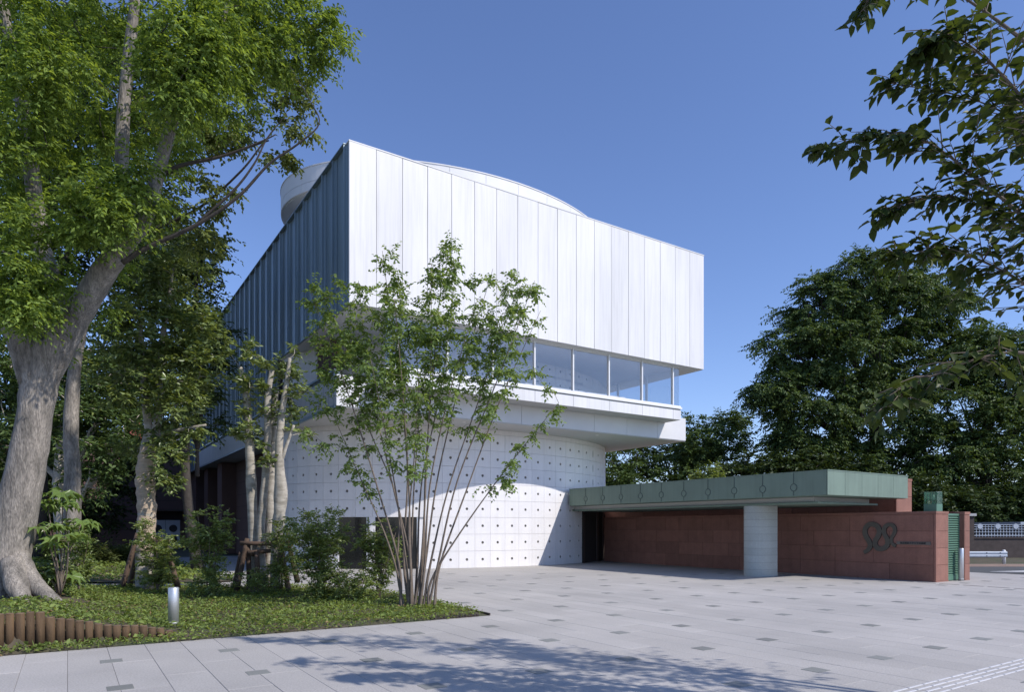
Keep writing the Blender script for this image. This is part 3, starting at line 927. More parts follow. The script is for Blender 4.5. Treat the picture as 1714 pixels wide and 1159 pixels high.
# half round column of flat stone drums
clm = thing('canopy_column', 'grey stone half-round column of stacked drums under the green canopy', 'column', uvw(19.15, 14.05), rz=ALPHA)
cp = [(0.40 * math.cos(t), 0.46 * math.sin(t)) for t in np.linspace(math.pi * 0.5, math.pi * 1.5, 17)]
cp = [(-0.12 + 0.62 * math.cos(t), 0.46 * math.sin(t)) for t in np.linspace(math.pi * 0.5, math.pi * 1.5, 19)] + [(0.12, -0.46), (0.12, 0.46)]
for k in range(10):
    part('stone_drum', MB().prism([(19.15 + x, 14.05 + y) for x, y in cp], k * 0.229 + 0.003, (k + 1) * 0.229 - 0.003), M['granite_col'], clm, UV)
part('core', MB().prism([(19.15 + x * 0.985, 14.05 + y * 0.985) for x, y in cp], 0, 2.292), M['gap'], clm, UV)

# ------------------------------------------------------------------ red sandstone walls
WU, WV = 20.96, 9.57
WH = 2.06


def block_wall(name, label, u0, u1, v0, v1, h, courses, blen, cope=True, cat='wall', seed=3):
    r = np.random.default_rng(seed)
    t = thing(name, label, cat, uvw((u0 + u1) / 2, v0 + 0.5), rz=ALPHA)
    part('backing', MB().box(u0 + 0.015, u1 - 0.015, v0 + 0.015, v1 - 0.01, 0, h - 0.03), M['red_dark'], t, UV)
    hc = (h - (0.085 if cope else 0)) / courses
    for c in range(courses):
        z0, z1 = c * hc + 0.004, (c + 1) * hc - 0.004
        v = v0 + 0.07
        # end stones
        part('stone_block', MB().box(u0 + 0.055, u1 - 0.003, v0, v0 + 0.05, z0 + (0.03 if c == 0 else 0), z1), M['red'], t, UV, bev=0.004)
        while v < v1 - 0.05:
            ln = blen * r.choice([0.6, 1.0, 1.0, 1.4])
            e = min(v1, v + ln)
            if v1 - e < 0.3: e = v1
            part('stone_block', MB().box(u0 + r.normal() * 0.0015, u0 + 0.04, v + 0.004, e - 0.004, z0, z1), M['red'], t, UV, bev=0.003)
            part('stone_block', MB().box(u1 - 0.04, u1 - 0.001, v + 0.004, e - 0.004, z0, z1), M['red'], t, UV)
            v = e
    part('corner_stone', MB().box(u0 - 0.002, u0 + 0.048, v0 - 0.002, v0 + 0.066, 0, h - (0.088 if cope else 0)), M['red'], t, UV, bev=0.004)
    part('base_course', MB().box(u0 + 0.049, u1 + 0.002, v0 - 0.006, v0 + 0.03, 0, 0.032), M['red'], t, UV)
    if cope:
        part('coping', MB().box(u0 - 0.012, u1 + 0.012, v0 - 0.012, v1, h - 0.083, h), M['red'], t, UV, bev=0.006)
    return t


rw = block_wall('red_wall', 'long red sandstone wall with a dark looping emblem and name plate', WU, WU + 0.75, WV, 24.0, WH, 4, 1.25, seed=5)
block_wall('red_pier', 'short red sandstone wall end beyond the green louvred gate', WU + 1.51, WU + 1.85, WV - 0.11, 14.0, WH, 4, 1.0, seed=8)
block_wall('tall_red_wall', 'taller red sandstone wall carrying the end of the green canopy', 23.06, 24.06, 11.75, 31.0, 3.24, 6, 1.2, cope=True, seed=9)
# emblem: a ribbon winding like a snake
EM = [(130, 662), (180, 632), (212, 580), (200, 520), (165, 465), (145, 410), (150, 350), (195, 303), (255, 298), (310, 330), (332, 390), (312, 455),
      (280, 510), (278, 565), (310, 608), (360, 615), (415, 590), (440, 540), (428, 480), (400, 430), (390, 370), (415, 320), (465, 300), (512, 320), (532, 370), (518, 425), (488, 475), (486, 530), (512, 562), (545, 578)]


def on_wall(zx, zy):
    x, y = 1430 + zx / 7.725, 840 + zy / 7.725
    k = (x - CX) / FPX
    v = (WU * UX - k * WU * UY) / (k * UX + UY)
    Yd = WU * UY + v * UX
    return v, EYE - (y - HZ) / FPX * Yd


cl = np.array([on_wall(*p) for p in EM])
cl3 = smooth_path(np.c_[cl, np.zeros(len(cl))], 110)[:, :2]
tn = norm(np.gradient(cl3, axis=0)); nn = np.stack([-tn[:, 1], tn[:, 0]], 1)
wd = np.interp(np.linspace(0, 1, 110), [0, 0.08, 0.5, 0.8, 1], [0.055, 0.075, 0.075, 0.055, 0.045])[:, None]
L_, R_ = cl3 + nn * wd, cl3 - nn * wd
mb = MB()
vs = []
for i in range(110):
    for (v, z), uo in ((L_[i], -0.045), (R_[i], -0.045), (R_[i], 0.002), (L_[i], 0.002)):
        vs.append((WU + uo, v, z))
fs = [(i * 4 + a, i * 4 + b, i * 4 + 4 + b, i * 4 + 4 + a) for i in range(109) for a, b in ((0, 1), (1, 2), (2, 3), (3, 0))] + [(0, 3, 2, 1), (436, 437, 438, 439)]
part('emblem', mb.add(vs, fs), M['emblem'], rw, UV)
va, za = on_wall(552, 518); vb, zb = on_wall(990, 568)
plate = part('name_plate', MB().box(WU - 0.03, WU - 0.002, vb, va, zb + 0.005, za - 0.0), M['plate'], rw, UV)
# lettering of the plate
tc = bpy.data.curves.new('lettering', 'FONT')
tc.body = '\u6771\u4eac\u85dd\u8853\u5927\u5b66\u5927\u5b66\u7f8e\u8853\u9928'
tc.size = 0.105; tc.extrude = 0.006; tc.align_x = 'LEFT'; tc.align_y = 'CENTER'; tc.space_character = 1.04
to = bpy.data.objects.new('lettering', tc)
COL.objects.link(to)
bpy.context.view_layer.update()
tm = bpy.data.meshes.new_from_object(to.evaluated_get(bpy.context.evaluated_depsgraph_get()))
bpy.data.objects.remove(to)
tm.materials.clear(); tm.materials.append(M['black'])
vt, zt_ = on_wall(597, 542)
tw = max([p.co.x for p in tm.vertices] or [1.0])
vend, _ = on_wall(930, 542)
sx = abs(vt - vend) / tw
# text runs towards -v, faces -u
B3 = Matrix(((0, 0, -1, 0), (-1, 0, 0, 0), (0, 1, 0, 0), (0, 0, 0, 1)))
link('lettering', tm, plate, UV @ Matrix.Translation((WU - 0.034, vt, (za + zb) / 2)) @ B3 @ Matrix.Diagonal((sx, sx, 1, 1)))
# louvred gate between the wall ends
gate = thing('louvred_gate', 'green louvred metal gate between the two red wall ends', 'gate', uvw(WU + 1.13, WV + 0.3), rz=ALPHA)
part('gate_frame', MB().box(WU + 0.77, WU + 0.80, WV + 0.02, WV + 0.10, 0.02, 2.0).box(WU + 1.46, WU + 1.49, WV + 0.02, WV + 0.10, 0.02, 2.0)
     .box(WU + 0.80, WU + 1.46, WV + 0.02, WV + 0.10, 0.02, 0.16).box(WU + 0.80, WU + 1.46, WV + 0.02, WV + 0.10, 1.94, 2.0), M['louvre'], gate, UV)
part('gate_back', MB().box(WU + 0.80, WU + 1.46, WV + 0.085, WV + 0.095, 0.16, 1.94), M['green_seam'], gate, UV)
sm_ = MB().add([(0, -0.03, 0), (0.66, -0.03, 0), (0.66, 0.03, 0.05), (0, 0.03, 0.05), (0, -0.03, 0.012), (0.66, -0.03, 0.012), (0.66, 0.03, 0.062), (0, 0.03, 0.062)],
               [(3, 2, 1, 0), (4, 5, 6, 7), (0, 1, 5, 4), (1, 2, 6, 5), (2, 3, 7, 6), (3, 0, 4, 7)]).mesh('louvre_slat', M['louvre'])
for k in range(26):
    link('louvre_slat', sm_, gate, UV @ Matrix.Translation((WU + 0.80, WV + 0.05, 0.165 + k * 0.068)))


def bollard(x, y, h, r, label, ring=None, z=0.0):
    t = thing('bollard', label, 'bollard', (x, y, z))
    part('post', MB().lathe(x, y, [(r, z), (r, z + h - 0.012), (r - 0.006, z + h - 0.003), (r - 0.014, z + h)], 28), M['steel'], t, smooth=False)
    zr = z + (ring or h * 0.05)
    part('collar', MB().lathe(x, y, [(r + 0.004, zr), (r + 0.004, zr + 0.012)], 28), M['white_metal'], t)
    for p in t.children: p.data.polygons.foreach_set('use_smooth', [len(q.vertices) == 4 for q in p.data.polygons])


p = uvw(WU + 1.26, WV - 0.12)
bollard(p.x, p.y, 0.97, 0.07, 'tall stainless steel bollard before the green louvred gate')
bollard(-5.22, 10.42, 0.67, 0.078, 'short stainless steel bollard at the end of the log edging', 0.12)
# glass lantern on the red wall
p = uvw(WU + 0.42, WV + 0.27)
lan = thing('glass_lantern', 'green square lantern with a finned glass top on the red wall', 'lantern', (p.x, p.y, WH), rz=ALPHA)
lu, lv = WU + 0.42, WV + 0.27
part('lantern_base', MB().box(lu - 0.18, lu + 0.18, lv - 0.18, lv + 0.18, WH, WH + 0.22), M['louvre'], lan, UV, bev=0.005)
for s1, s2 in ((1, 0), (-1, 0), (0, 1), (0, -1)):
    if s1:
        part('glass_pane', MB().box(lu + s1 * 0.17 - 0.004, lu + s1 * 0.17 + 0.004, lv - 0.165, lv + 0.165, WH + 0.22, WH + 0.58), M['green_glass'], lan, UV)
    else:
        part('glass_pane', MB().box(lu - 0.165, lu + 0.165, lv + s2 * 0.17 - 0.004, lv + s2 * 0.17 + 0.004, WH + 0.22, WH + 0.58), M['green_glass'], lan, UV)
    for k in range(5):
        q = -0.14 + k * 0.07
        a, b = (lu + s1 * 0.178, lv + q) if s1 else (lu + q, lv + s2 * 0.178)
        part('fin', MB().box(a - 0.006, a + 0.006, b - 0.006, b + 0.006, WH + 0.221, WH + 0.57), M['louvre'], lan, UV)
part('lamp_tube', MB().lathe(lu, lv, [(0.035, WH + 0.22), (0.035, WH + 0.5)], 12), M['white_metal'], lan, UV)

# ------------------------------------------------------------------ across the road on the right
gp0 = (19.9, 27.75)
gr_ = thing('guard_rail', 'pale steel guard rail with a rounded end post beside the road', 'guard rail', (16.5, 27.75, 0.05))
bm_ = MB()
prof = [(0, 0.36), (-0.03, 0.40), (-0.03, 0.45), (0.0, 0.48), (-0.03, 0.52), (-0.03, 0.57), (0, 0.60)]
vs = [(x, 27.64 + d, z) for x in (12.0, 20.25) for d, z in prof] + [(x, 27.66 + d, z) for x in (12.0, 20.25) for d, z in prof]
n7 = 7
bm_.add(vs, [(i, i + 1, n7 + i + 1, n7 + i) for i in range(6)] + [(2 * n7 + i, 3 * n7 + i, 3 * n7 + i + 1, 2 * n7 + i + 1) for i in range(6)] + [(0, n7, 3 * n7, 2 * n7), (6, 2 * n7 + 6, 3 * n7 + 6, n7 + 6)])
part('rail_beam', bm_, M['pale_blue_metal'], gr_)
for xx in (20.2, 17.2, 14.2):
    part('rail_post', MB().lathe(xx, 27.75, [(0.07, 0.02), (0.07, 0.62), (0.05, 0.66), (0.0, 0.67)], 14), M['white_metal'], gr_, smooth=True)
for xx in (19.95, 19.4):
    for zz in (0.42, 0.55):
        part('bolt', MB().tube([(xx, 27.6, zz), (xx, 27.63, zz)], 0.022, 8), M['black'], gr_)
rwall = thing('retaining_wall', 'dark masonry wall carrying the white ironwork fence across the road', 'wall', (22, 34, 0))
part('masonry', MB().box(14, 26.0, 33.8, 34.3, -0.05, 1.02), M['wall_brick'], rwall)
part('coping', MB().box(14, 26.05, 33.76, 34.34, 1.021, 1.10), M['wall_brick'], rwall)
part('pier', MB().box(22.55, 23.05, 33.7, 34.4, 0, 2.15), M['wall_brick'], rwall)
part('pier_cap', MB().box(22.48, 23.12, 33.62, 34.48, 2.151, 2.28), M['concrete'], rwall)
fe = thing('ironwork_fence', 'white ironwork fence with round medallions on the dark masonry wall', 'fence', (24, 33.95, 1.1))
part('top_rail', MB().box(23.15, 25.95, 33.93, 33.97, 1.70, 1.73), M['pale_blue_metal'], fe)
part('bottom_rail', MB().box(23.15, 25.95, 33.93, 33.97, 1.16, 1.20), M['pale_blue_metal'], fe)
for z in (1.34, 1.48, 1.60):
    part('cross_rail', MB().box(23.15, 25.95, 33.935, 33.965, z, z + 0.025), M['pale_blue_metal'], fe)
fb = MB().box(-0.016, 0.016, -0.012, 0.012, 1.10, 1.72).mesh('fence_bar', M['pale_blue_metal'])
for k in range(19):
    link('fence_bar', fb, fe, Matrix.Translation((23.2 + k * 0.152, 33.98, 0)))
for k in range(3):
    part('medallion', MB().tube([(23.5 + k * 0.9, 33.92, 1.64), (23.5 + k * 0.9, 33.95, 1.64)], 0.13, 18), M['pale_blue_metal'], fe)
gh = thing('gatehouse', 'dark low gatehouse with a pale roof edge beyond the ironwork fence', 'gatehouse', (28, 36, 0))
part('wall', MB().box(26.1, 32, 34.8, 39, 0, 1.75), M['wall_brick'], gh)
part('roof', MB().box(25.9, 32.4, 34.4, 39.2, 1.751, 1.86), M['pale_blue_metal'], gh)
part('notice', MB().box(26.35, 27.6, 34.72, 34.79, 0.98, 1.32), M['white_metal'], gh)

# ------------------------------------------------------------------ log edging
lt = thing('log_edging', 'row of upright brown logs stepping down along the planting bed', 'edging', uvw(0.3, 10.8))
NL = 24
for k in range(NL):
    u = 1.22 - k * 0.108
    p = uvw(u, 10.80 + rng.normal() * 0.004)
    hh = float(np.interp(k, [0, 3, 7, 10, 13, 14, 30], [0.12, 0.21, 0.26, 0.34, 0.41, 0.49, 0.49])) + rng.normal() * 0.006
    r = 0.050 + rng.normal() * 0.002
    lg = part('log', MB().tube([(p.x, p.y, -0.03), (p.x, p.y, hh * 0.5), (p.x + rng.normal() * 0.004, p.y + rng.normal() * 0.004, hh - 0.008)], r, 14, wob=0.015), M['wood'], lt, smooth=False)
    lg.data.polygons.foreach_set('use_smooth', [len(q.vertices) == 4 for q in lg.data.polygons])
    part('log_end', MB().lathe(p.x, p.y, [(r * 0.97, hh - 0.007), (r * 0.9, hh)], 14), M['wood_end'], lg)

# ------------------------------------------------------------------ trees and shrubs on the left
# the great zelkova
b0 = at(30, 1012, 11.4)


def px(lst, Y):
    return [at(x, y, (Y if np.ndim(Y) == 0 else Y[i])) for i, (x, y) in enumerate(lst)]


limbs = [
    (px([(2, 1025), (6, 990), (14, 920), (38, 810), (58, 700), (68, 630), (82, 575)], 11.4), [0.54, 0.42, 0.335, 0.30, 0.255, 0.28, 0.24]),
    (px([(30, 930), (48, 970), (82, 1000), (118, 1022)], [11.35, 11.25, 11.1, 11.0]), [0.16, 0.17, 0.11, 0.04]),
    (px([(20, 940), (30, 985), (52, 1025)], [11.2, 11.0, 10.8]), [0.18, 0.17, 0.06]),
    (px([(66, 655), (88, 600), (122, 540), (165, 470), (195, 425)], [11.45, 11.4, 11.4, 11.3, 11.2]), [0.22, 0.25, 0.22, 0.20, 0.18]),
    (px([(60, 640), (30, 560), (-10, 490), (-60, 420), (-110, 300)], [11.4, 11.2, 11.0, 10.8, 10.6]), [0.25, 0.20, 0.17, 0.13, 0.08]),
    (px([(80, 590), (92, 500), (72, 420), (58, 330), (45, 220), (28, 120), (5, 10), (-20, -120)], [11.5, 11.6, 11.7, 11.8, 11.8, 11.8, 11.7, 11.5]), [0.2, 0.15, 0.14, 0.125, 0.115, 0.10, 0.08, 0.05]),
    (px([(190, 435), (218, 380), (205, 300), (206, 200), (216, 90), (228, -20), (235, -150)], 11.2), [0.14, 0.12, 0.105, 0.10, 0.09, 0.07, 0.04]),
    (px([(195, 428), (240, 370), (265, 290), (290, 200), (330, 110), (370, 40), (400, -60)], [11.2, 11.1, 11.0, 10.9, 10.8, 10.7, 10.6]), [0.14, 0.12, 0.10, 0.085, 0.06, 0.04, 0.025]),
    (px([(205, 440), (245, 415), (330, 376), (400, 328), (450, 275), (500, 240), (534, 207), (520, 170), (485, 110)], 10.9), [0.042, 0.037, 0.030, 0.024, 0.019, 0.015, 0.011, 0.008, 0.004]),
    (px([(330, 374), (390, 320), (425, 275), (445, 235), (464, 208)], 10.9), [0.022, 0.019, 0.015, 0.011, 0.006]),
    (px([(262, 290), (310, 275), (370, 262), (430, 240), (462, 225)], 11.0), [0.035, 0.03, 0.022, 0.016, 0.008]),
]
ms = [(60, 40, 10.8, 75, 60, 0.8, 26), (30, 170, 10.6, 60, 70, 0.6, 20), (150, 60, 12.6, 90, 80, 1.0, 34), (320, 70, 10.3, 90, 75, 0.8, 46), (300, 150, 10.2, 70, 50, 0.6, 24),
      (400, 40, 11.0, 80, 55, 0.9, 34), (470, 55, 11.6, 75, 50, 0.8, 26), (520, 35, 11.8, 55, 35, 0.6, 18), (120, 230, 12.8, 110, 80, 1.0, 34), (60, 310, 12.6, 80, 60, 0.8, 22),
      (230, 210, 12.4, 90, 60, 0.8, 26), (370, 170, 11.4, 60, 45, 0.6, 18), (42, 485, 10.4, 52, 58, 0.5, 30), (15, 440, 10.3, 40, 50, 0.5, 14), (175, 352, 10.4, 70, 30, 0.6, 24),
      (240, 320, 10.6, 40, 40, 0.4, 12), (100, 370, 10.5, 60, 30, 0.5, 16), (30, 260, 10.6, 50, 40, 0.5, 14), (90, 110, 10.5, 45, 60, 0.5, 16), (-60, 300, 11, 90, 200, 1.5, 40), (200, -90, 11.5, 330, 90, 2.0, 110),
      (170, 480, 12.2, 60, 40, 0.6, 10), (60, 560, 12.6, 50, 30, 0.5, 8)]
grow_tree('zelkova_tree', 'great spreading zelkova with thick grey forked trunk behind the log edging', b0, limbs, ms, M['bark'], M['l_zelk'], 0.085, 0.46, ntw=14, nl=12,
          width=0.44, droop=0.35, twig_r=0.013, seg=16, wob=0.03, twig_bark=M['bark_d'], dens=0.85)
# thin dark branches with rounder leaves belong to a second tree standing behind
lim2 = [(px([(122, 930), (121, 800), (119, 700), (128, 600), (150, 500), (185, 420)], 15.5), [0.18, 0.165, 0.15, 0.12, 0.10, 0.08]),
        (px([(185, 420), (240, 392), (330, 350), (400, 290), (440, 240), (480, 190)], [15.5, 15.2, 14.8, 14.5, 14.4, 14.3]), [0.045, 0.035, 0.028, 0.022, 0.016, 0.008]),
        (px([(185, 420), (230, 330), (300, 280), (380, 258), (450, 235)], [15.5, 15.3, 15.1, 15.0, 15.0]), [0.06, 0.05, 0.04, 0.03, 0.015]),
        (px([(185, 420), (200, 300), (230, 180), (300, 90), (420, 70)], 15.6), [0.07, 0.06, 0.05, 0.035, 0.02])]
ms2 = [(400, 225, 15, 60, 26, 0.5, 14), (340, 235, 15, 55, 26, 0.5, 12), (450, 150, 14.7, 50, 40, 0.4, 9), (500, 160, 14.6, 42, 30, 0.3, 7), (505, 205, 14.5, 30, 28, 0.3, 6), (440, 110, 15, 50, 40, 0.5, 10),
       (330, 310, 15, 40, 22, 0.4, 5), (345, 345, 14.9, 40, 16, 0.3, 6), (390, 325, 14.8, 20, 14, 0.2, 2), (470, 260, 14.6, 30, 16, 0.2, 4), (350, 405, 15.2, 38, 22, 0.4, 8), (300, 380, 15.5, 50, 30, 0.5, 9),
       (250, 250, 15.5, 70, 70, 0.7, 18), (350, 130, 15.5, 70, 50, 0.6, 16), (430, 40, 15.3, 60, 40, 0.5, 10)]
grow_tree('slender_tree', 'slender tree with thin dark branches reaching out towards the white roof ring', at(122, 930, 15.5), lim2, ms2, M['bark'], M['l_round'], 0.10, 0.34, ntw=9, nl=8,
          width=0.62, droop=0.4, twig_r=0.012, seg=10, twig_bark=M['bark_d'])
# evergreen with a wrapped trunk
bY = 16.9
mb0 = at(240, 988, bY)
limm = [(px([(243, 990), (242, 930), (246, 860), (243, 800), (252, 745), (256, 725)], bY), [0.22, 0.20, 0.20, 0.19, 0.21, 0.20]),
        (px([(254, 740), (245, 690), (240, 620), (235, 540), (230, 470)], bY), [0.11, 0.09, 0.07, 0.05, 0.03]),
        (px([(258, 735), (266, 690), (268, 600), (280, 520), (290, 450)], bY), [0.11, 0.09, 0.07, 0.05, 0.03]),
        (px([(262, 730), (300, 720), (345, 712)], bY), [0.05, 0.045, 0.03])]
msm = [(260, 560, bY - 0.3, 75, 60, 0.8, 40), (230, 490, bY, 60, 50, 0.7, 24), (280, 470, bY, 60, 45, 0.7, 22), (300, 620, bY - 0.2, 55, 60, 0.7, 28), (220, 630, bY - 0.4, 55, 55, 0.6, 24),
       (330, 560, bY, 40, 50, 0.5, 14), (290, 700, bY - 0.3, 45, 45, 0.5, 18), (285, 775, bY - 0.2, 20, 40, 0.3, 9), (200, 560, bY, 40, 60, 0.5, 14), (225, 740, bY + 0.3, 25, 30, 0.3, 6), (265, 420, bY, 50, 25, 0.5, 10)]
mg = grow_tree('evergreen_tree', 'glossy evergreen tree whose trunk is wrapped in pale burlap', mb0, limm, msm, M['bark_p'], M['l_mag'], 0.15, 0.40, ntw=8, nl=8, width=0.45, droop=0.1, twig_r=0.014, seg=12, up=0.8)
wr = MB()
wp = smooth_path(px([(242, 925), (246, 860), (243, 800), (251, 750)], bY), 26)
wrr = 0.215 + 0.012 * np.sin(np.arange(26) * 2.1) + rng.normal(size=26) * 0.006
wr.tube(wp, wrr, 18, wob=0.012)
o = part('burlap_wrap', wr, M['burlap'], mg, smooth=True)


def prop_frame(name, label, legs, bars, Y):
    t = thing(name, label, 'tree support', at(*legs[0][1], Y))
    for (x0, y0), (x1, y1), dy in legs:
        part('leg', MB().tube(smooth_path([at(x0, y0, Y), at(x1, y1, Y + dy)], 5), [0.055, 0.07], 10, wob=0.02), M['stake'], t, smooth=True)
    for (x0, y0), (x1, y1), dy in bars:
        part('crossbar', MB().tube(smooth_path([at(x0, y0, Y - 0.05), at(x1, y1, Y - 0.05 + dy)], 5), 0.055, 10, wob=0.02), M['stake'], t, smooth=True)
    return t


prop_frame('tree_prop', 'brown wooden props bracing the burlap-wrapped evergreen trunk', [((231, 893), (203, 990), -0.1), ((236, 898), (215, 990), 0.5), ((276, 905), (298, 985), -0.2)], [((226, 902), (282, 908), 0.2), ((232, 920), (262, 918), 0.5)], bY - 0.15)
# cluster of pollarded trunks
pY = 16.9
pb = at(440, 990, pY)
pol = [(px([(425, 990), (424, 900), (420, 800), (417, 730), (412, 660), (402, 615)], pY), [0.13, 0.12, 0.125, 0.10, 0.08, 0.05]),
       (px([(440, 990), (436, 900), (444, 800), (448, 740), (448, 670), (455, 620)], pY - 0.1), [0.12, 0.10, 0.09, 0.085, 0.08, 0.06]),
       (px([(450, 990), (452, 880), (455, 780), (458, 700), (462, 650)], pY + 0.3), [0.13, 0.11, 0.10, 0.09, 0.07]),
       (px([(462, 990), (464, 900), (470, 830), (467, 760), (472, 690), (480, 640), (485, 600)], pY - 0.25), [0.15, 0.14, 0.16, 0.10, 0.08, 0.06, 0.04]),
       (px([(470, 775), (480, 745), (492, 712)], pY - 0.25), [0.05, 0.04, 0.03])]
cps = []
for x, y, Y, r in [(402, 600, pY, 20), (420, 590, pY, 16), (395, 640, pY, 14), (408, 660, pY, 18), (412, 690, pY, 16), (400, 715, pY - .2, 22), (425, 640, pY, 12), (455, 612, pY, 20), (448, 650, pY, 14), (485, 598, pY, 22), (470, 620, pY, 16),
                   (490, 630, pY, 18), (482, 660, pY, 20), (500, 650, pY, 18), (470, 690, pY, 18), (495, 690, pY, 14), (425, 720, pY - .2, 16), (440, 690, pY - .2, 10), (432, 735, pY - .2, 12), (500, 720, pY, 14), (450, 770, pY - .3, 8)]:
    for _ in range(3):
        cps.append(at(x + rng.normal() * r * 0.5, y + rng.normal() * r * 0.5, Y + rng.normal() * 0.2))
grow_tree('pollarded_tree', 'cluster of pale pollarded trunks with leafy tufts before the drum', pb, pol, None, M['bark_p'], M['l_mag'], 0.15, 0.26, ntw=5, nl=7, width=0.42, droop=0.0, twig_r=0.014, seg=12, extra_clumps=cps, wob=0.06, up=0.5)
prop_frame('tree_prop', 'brown wooden props around the cluster of pollarded trunks', [((414, 902), (396, 990), -0.2), ((404, 925), (392, 985), 0.4), ((415, 912), (418, 992), 0.1), ((482, 905), (498, 975), 0.1), ((470, 915), (484, 995), -0.4), ((430, 925), (432, 990), -0.2)],
           [((402, 910), (490, 912), 0.1), ((415, 926), (484, 920), 0.3), ((418, 928), (445, 930), 0.5)], pY - 0.3)

# multi-stem tree in the middle
sY = 13.2
sb = at(690, 1024, sY)
stems = []
TOPS = [(560, 700, 0.3), (575, 560, 0.6), (600, 470, 0.1), (520, 490, -0.2), (640, 420, 0.2), (660, 500, -0.5), (690, 520, 0.7), (722, 440, -0.1), (745, 405, 0.2), (760, 480, 0.8), (800, 500, -0.4), (825, 450, 0.3), (860, 500, 0.1),
        (895, 470, -0.2), (905, 520, 0.5), (935, 675, -0.1), (700, 640, -0.8), (620, 600, -0.7)]
nodes_c = []
for k, (x, y, dy) in enumerate(TOPS):
    bx = 668 + (x - 520) / 420 * 56 + rng.normal() * 4
    yb = 1022 + rng.normal() * 3
    t = np.array([0, 0.15, 0.4, 0.7, 1.0])
    cx_ = bx + (x - bx) * np.array([0, 0.06, 0.27, 0.61, 1.0]) + rng.normal(size=5) * 5 * np.array([0, 1, 1.4, 1.4, 0])
    cy_ = yb + (y - yb) * t
    pts = [at(cx_[i], cy_[i], sY + dy * t[i] * 1.4) for i in range(5)]
    pp = smooth_path(pts, 40)
    for q in range(26, 40, 2):
        for _ in range(2 if q < 34 else 1):
            nodes_c.append(pp[q] + rng.normal(size=3) * np.array([0.17, 0.17, 0.10]) * (1.25 - q / 40))
    stems.append((pts, [0.026 + rng.random() * 0.012, 0.022, 0.015, 0.010, 0.004]))
limbs_s = stems
msS = [(600, 520, sY, 60, 55, 0.6, 24), (560, 590, sY, 45, 60, 0.5, 16), (645, 600, sY, 50, 60, 0.6, 20), (700, 540, sY, 50, 60, 0.6, 20), (745, 470, sY, 40, 45, 0.4, 13), (740, 560, sY, 50, 50, 0.6, 16), (800, 560, sY, 50, 60, 0.6, 20),
       (850, 545, sY, 40, 50, 0.5, 15), (640, 480, sY, 45, 40, 0.4, 9), (830, 480, sY, 30, 28, 0.3, 6), (880, 490, sY, 30, 26, 0.3, 7), (750, 425, sY, 24, 24, 0.2, 5), (640, 435, sY, 26, 18, 0.2, 4), (535, 500, sY, 30, 20, 0.3, 5),
       (700, 630, sY, 90, 35, 0.8, 12), (820, 630, sY, 60, 30, 0.5, 8), (590, 670, sY, 50, 30, 0.5, 9), (900, 620, sY, 25, 40, 0.3, 4), (545, 680, sY, 30, 25, 0.3, 5), (925, 680, sY, 20, 16, 0.2, 2), (530, 730, sY, 30, 16, 0.3, 4), (590, 610, sY, 40, 50, 0.5, 14)]
grow_tree('multi_stem_tree', 'airy multi-stem tree fanning out from the pointed end of the bed', sb, limbs_s, msS, M['stem'], M['l_shrub'], 0.080, 0.27, ntw=7, nl=8, dens=0.92, extra_clumps=np.array(nodes_c), width=0.55, droop=0.35, twig_r=0.007, seg=6, flat=0.7)


def shrub(name, label, x, y0, y1, wpx, Y, nst, ncl, leaf, ll=0.05, cr=0.15, width=0.5, group=None, ntw=6, nl=7):
    b = at(x, y0, Y)
    lim = [([b - np.array([0, 0, 0.02]), b + np.array([0, 0, 0.03])], [0.015, 0.012])]
    s = Y / FPX
    H, Wd = (y0 - y1) * s, wpx * s / 2
    ends = []
    for k in range(nst):
        a = 2 * math.pi * k / nst + rng.normal() * 0.4
        rr = Wd * rng.uniform(0.2, 0.85)
        e = b + np.array([math.cos(a) * rr, math.sin(a) * rr, H * rng.uniform(0.7, 1.0)])
        lim.append(([b, b + (e - b) * 0.4 * np.array([0.7, 0.7, 1]) + rng.normal(size=3) * 0.02, e], [0.013, 0.009, 0.004]))
        ends.append(e)
    t = rng.random(ncl) ** 0.8
    C = []
    for q in t:
        e = ends[rng.integers(nst)]
        C.append(b + (e - b) * (0.15 + 0.85 * q) + rng.normal(size=3) * np.array([Wd * 0.25, Wd * 0.25, H * 0.04]))
    return grow_tree(name, label, b, lim, None, M['stem'], leaf, ll, cr, ntw=ntw, nl=nl, width=width, droop=0.05, twig_r=0.006, seg=6, cat='shrub', extra_clumps=np.array(C), up=0.6, group=group, crown_name='foliage')


shrub('shrub', 'upright leafy shrub standing alone between the two propped trees', 350, 1004, 846, 84, 15.2, 9, 100, M['l_bush'], 0.075, 0.18)
shrub('shrub', 'dense broad shrub in front of the left drum door', 536, 1016, 852, 118, 14.6, 16, 240, M['l_bush'], 0.068, 0.20)
shrub('shrub', 'narrow shrub between the drum doors beside the multi-stem tree', 634, 1010, 872, 74, 15.0, 10, 110, M['l_bush'], 0.068, 0.18)
shrub('shrub', 'loose shrub at the foot of the burlap-wrapped trunk', 264, 992, 868, 80, 16.2, 9, 80, M['l_bush'], 0.08, 0.19)
shrub('shrub', 'low shrub among the props of the pollarded trunks', 470, 1000, 872, 62, 16.3, 8, 60, M['l_bush'], 0.075, 0.18)
shrub('shrub', 'thin shrub beside the big-leaved plant by the zelkova', 132, 990, 866, 60, 13.6, 9, 80, M['l_bush'], 0.06, 0.16)
shrub('shrub', 'small dark shrub at the root of the zelkova trunk', 95, 1004, 935, 70, 12.4, 7, 36, M['l_bush'], 0.075, 0.15)
shrub('shrub', 'spreading low shrub under the dense broad shrub', 592, 1022, 955, 96, 14.3, 9, 56, M['l_bush'], 0.062, 0.16)
shrub('shrub', 'low shrub filling the gap between the props and the dense broad shrub', 430, 1006, 955, 110, 15.6, 8, 44, M['l_bush'], 0.062, 0.16)
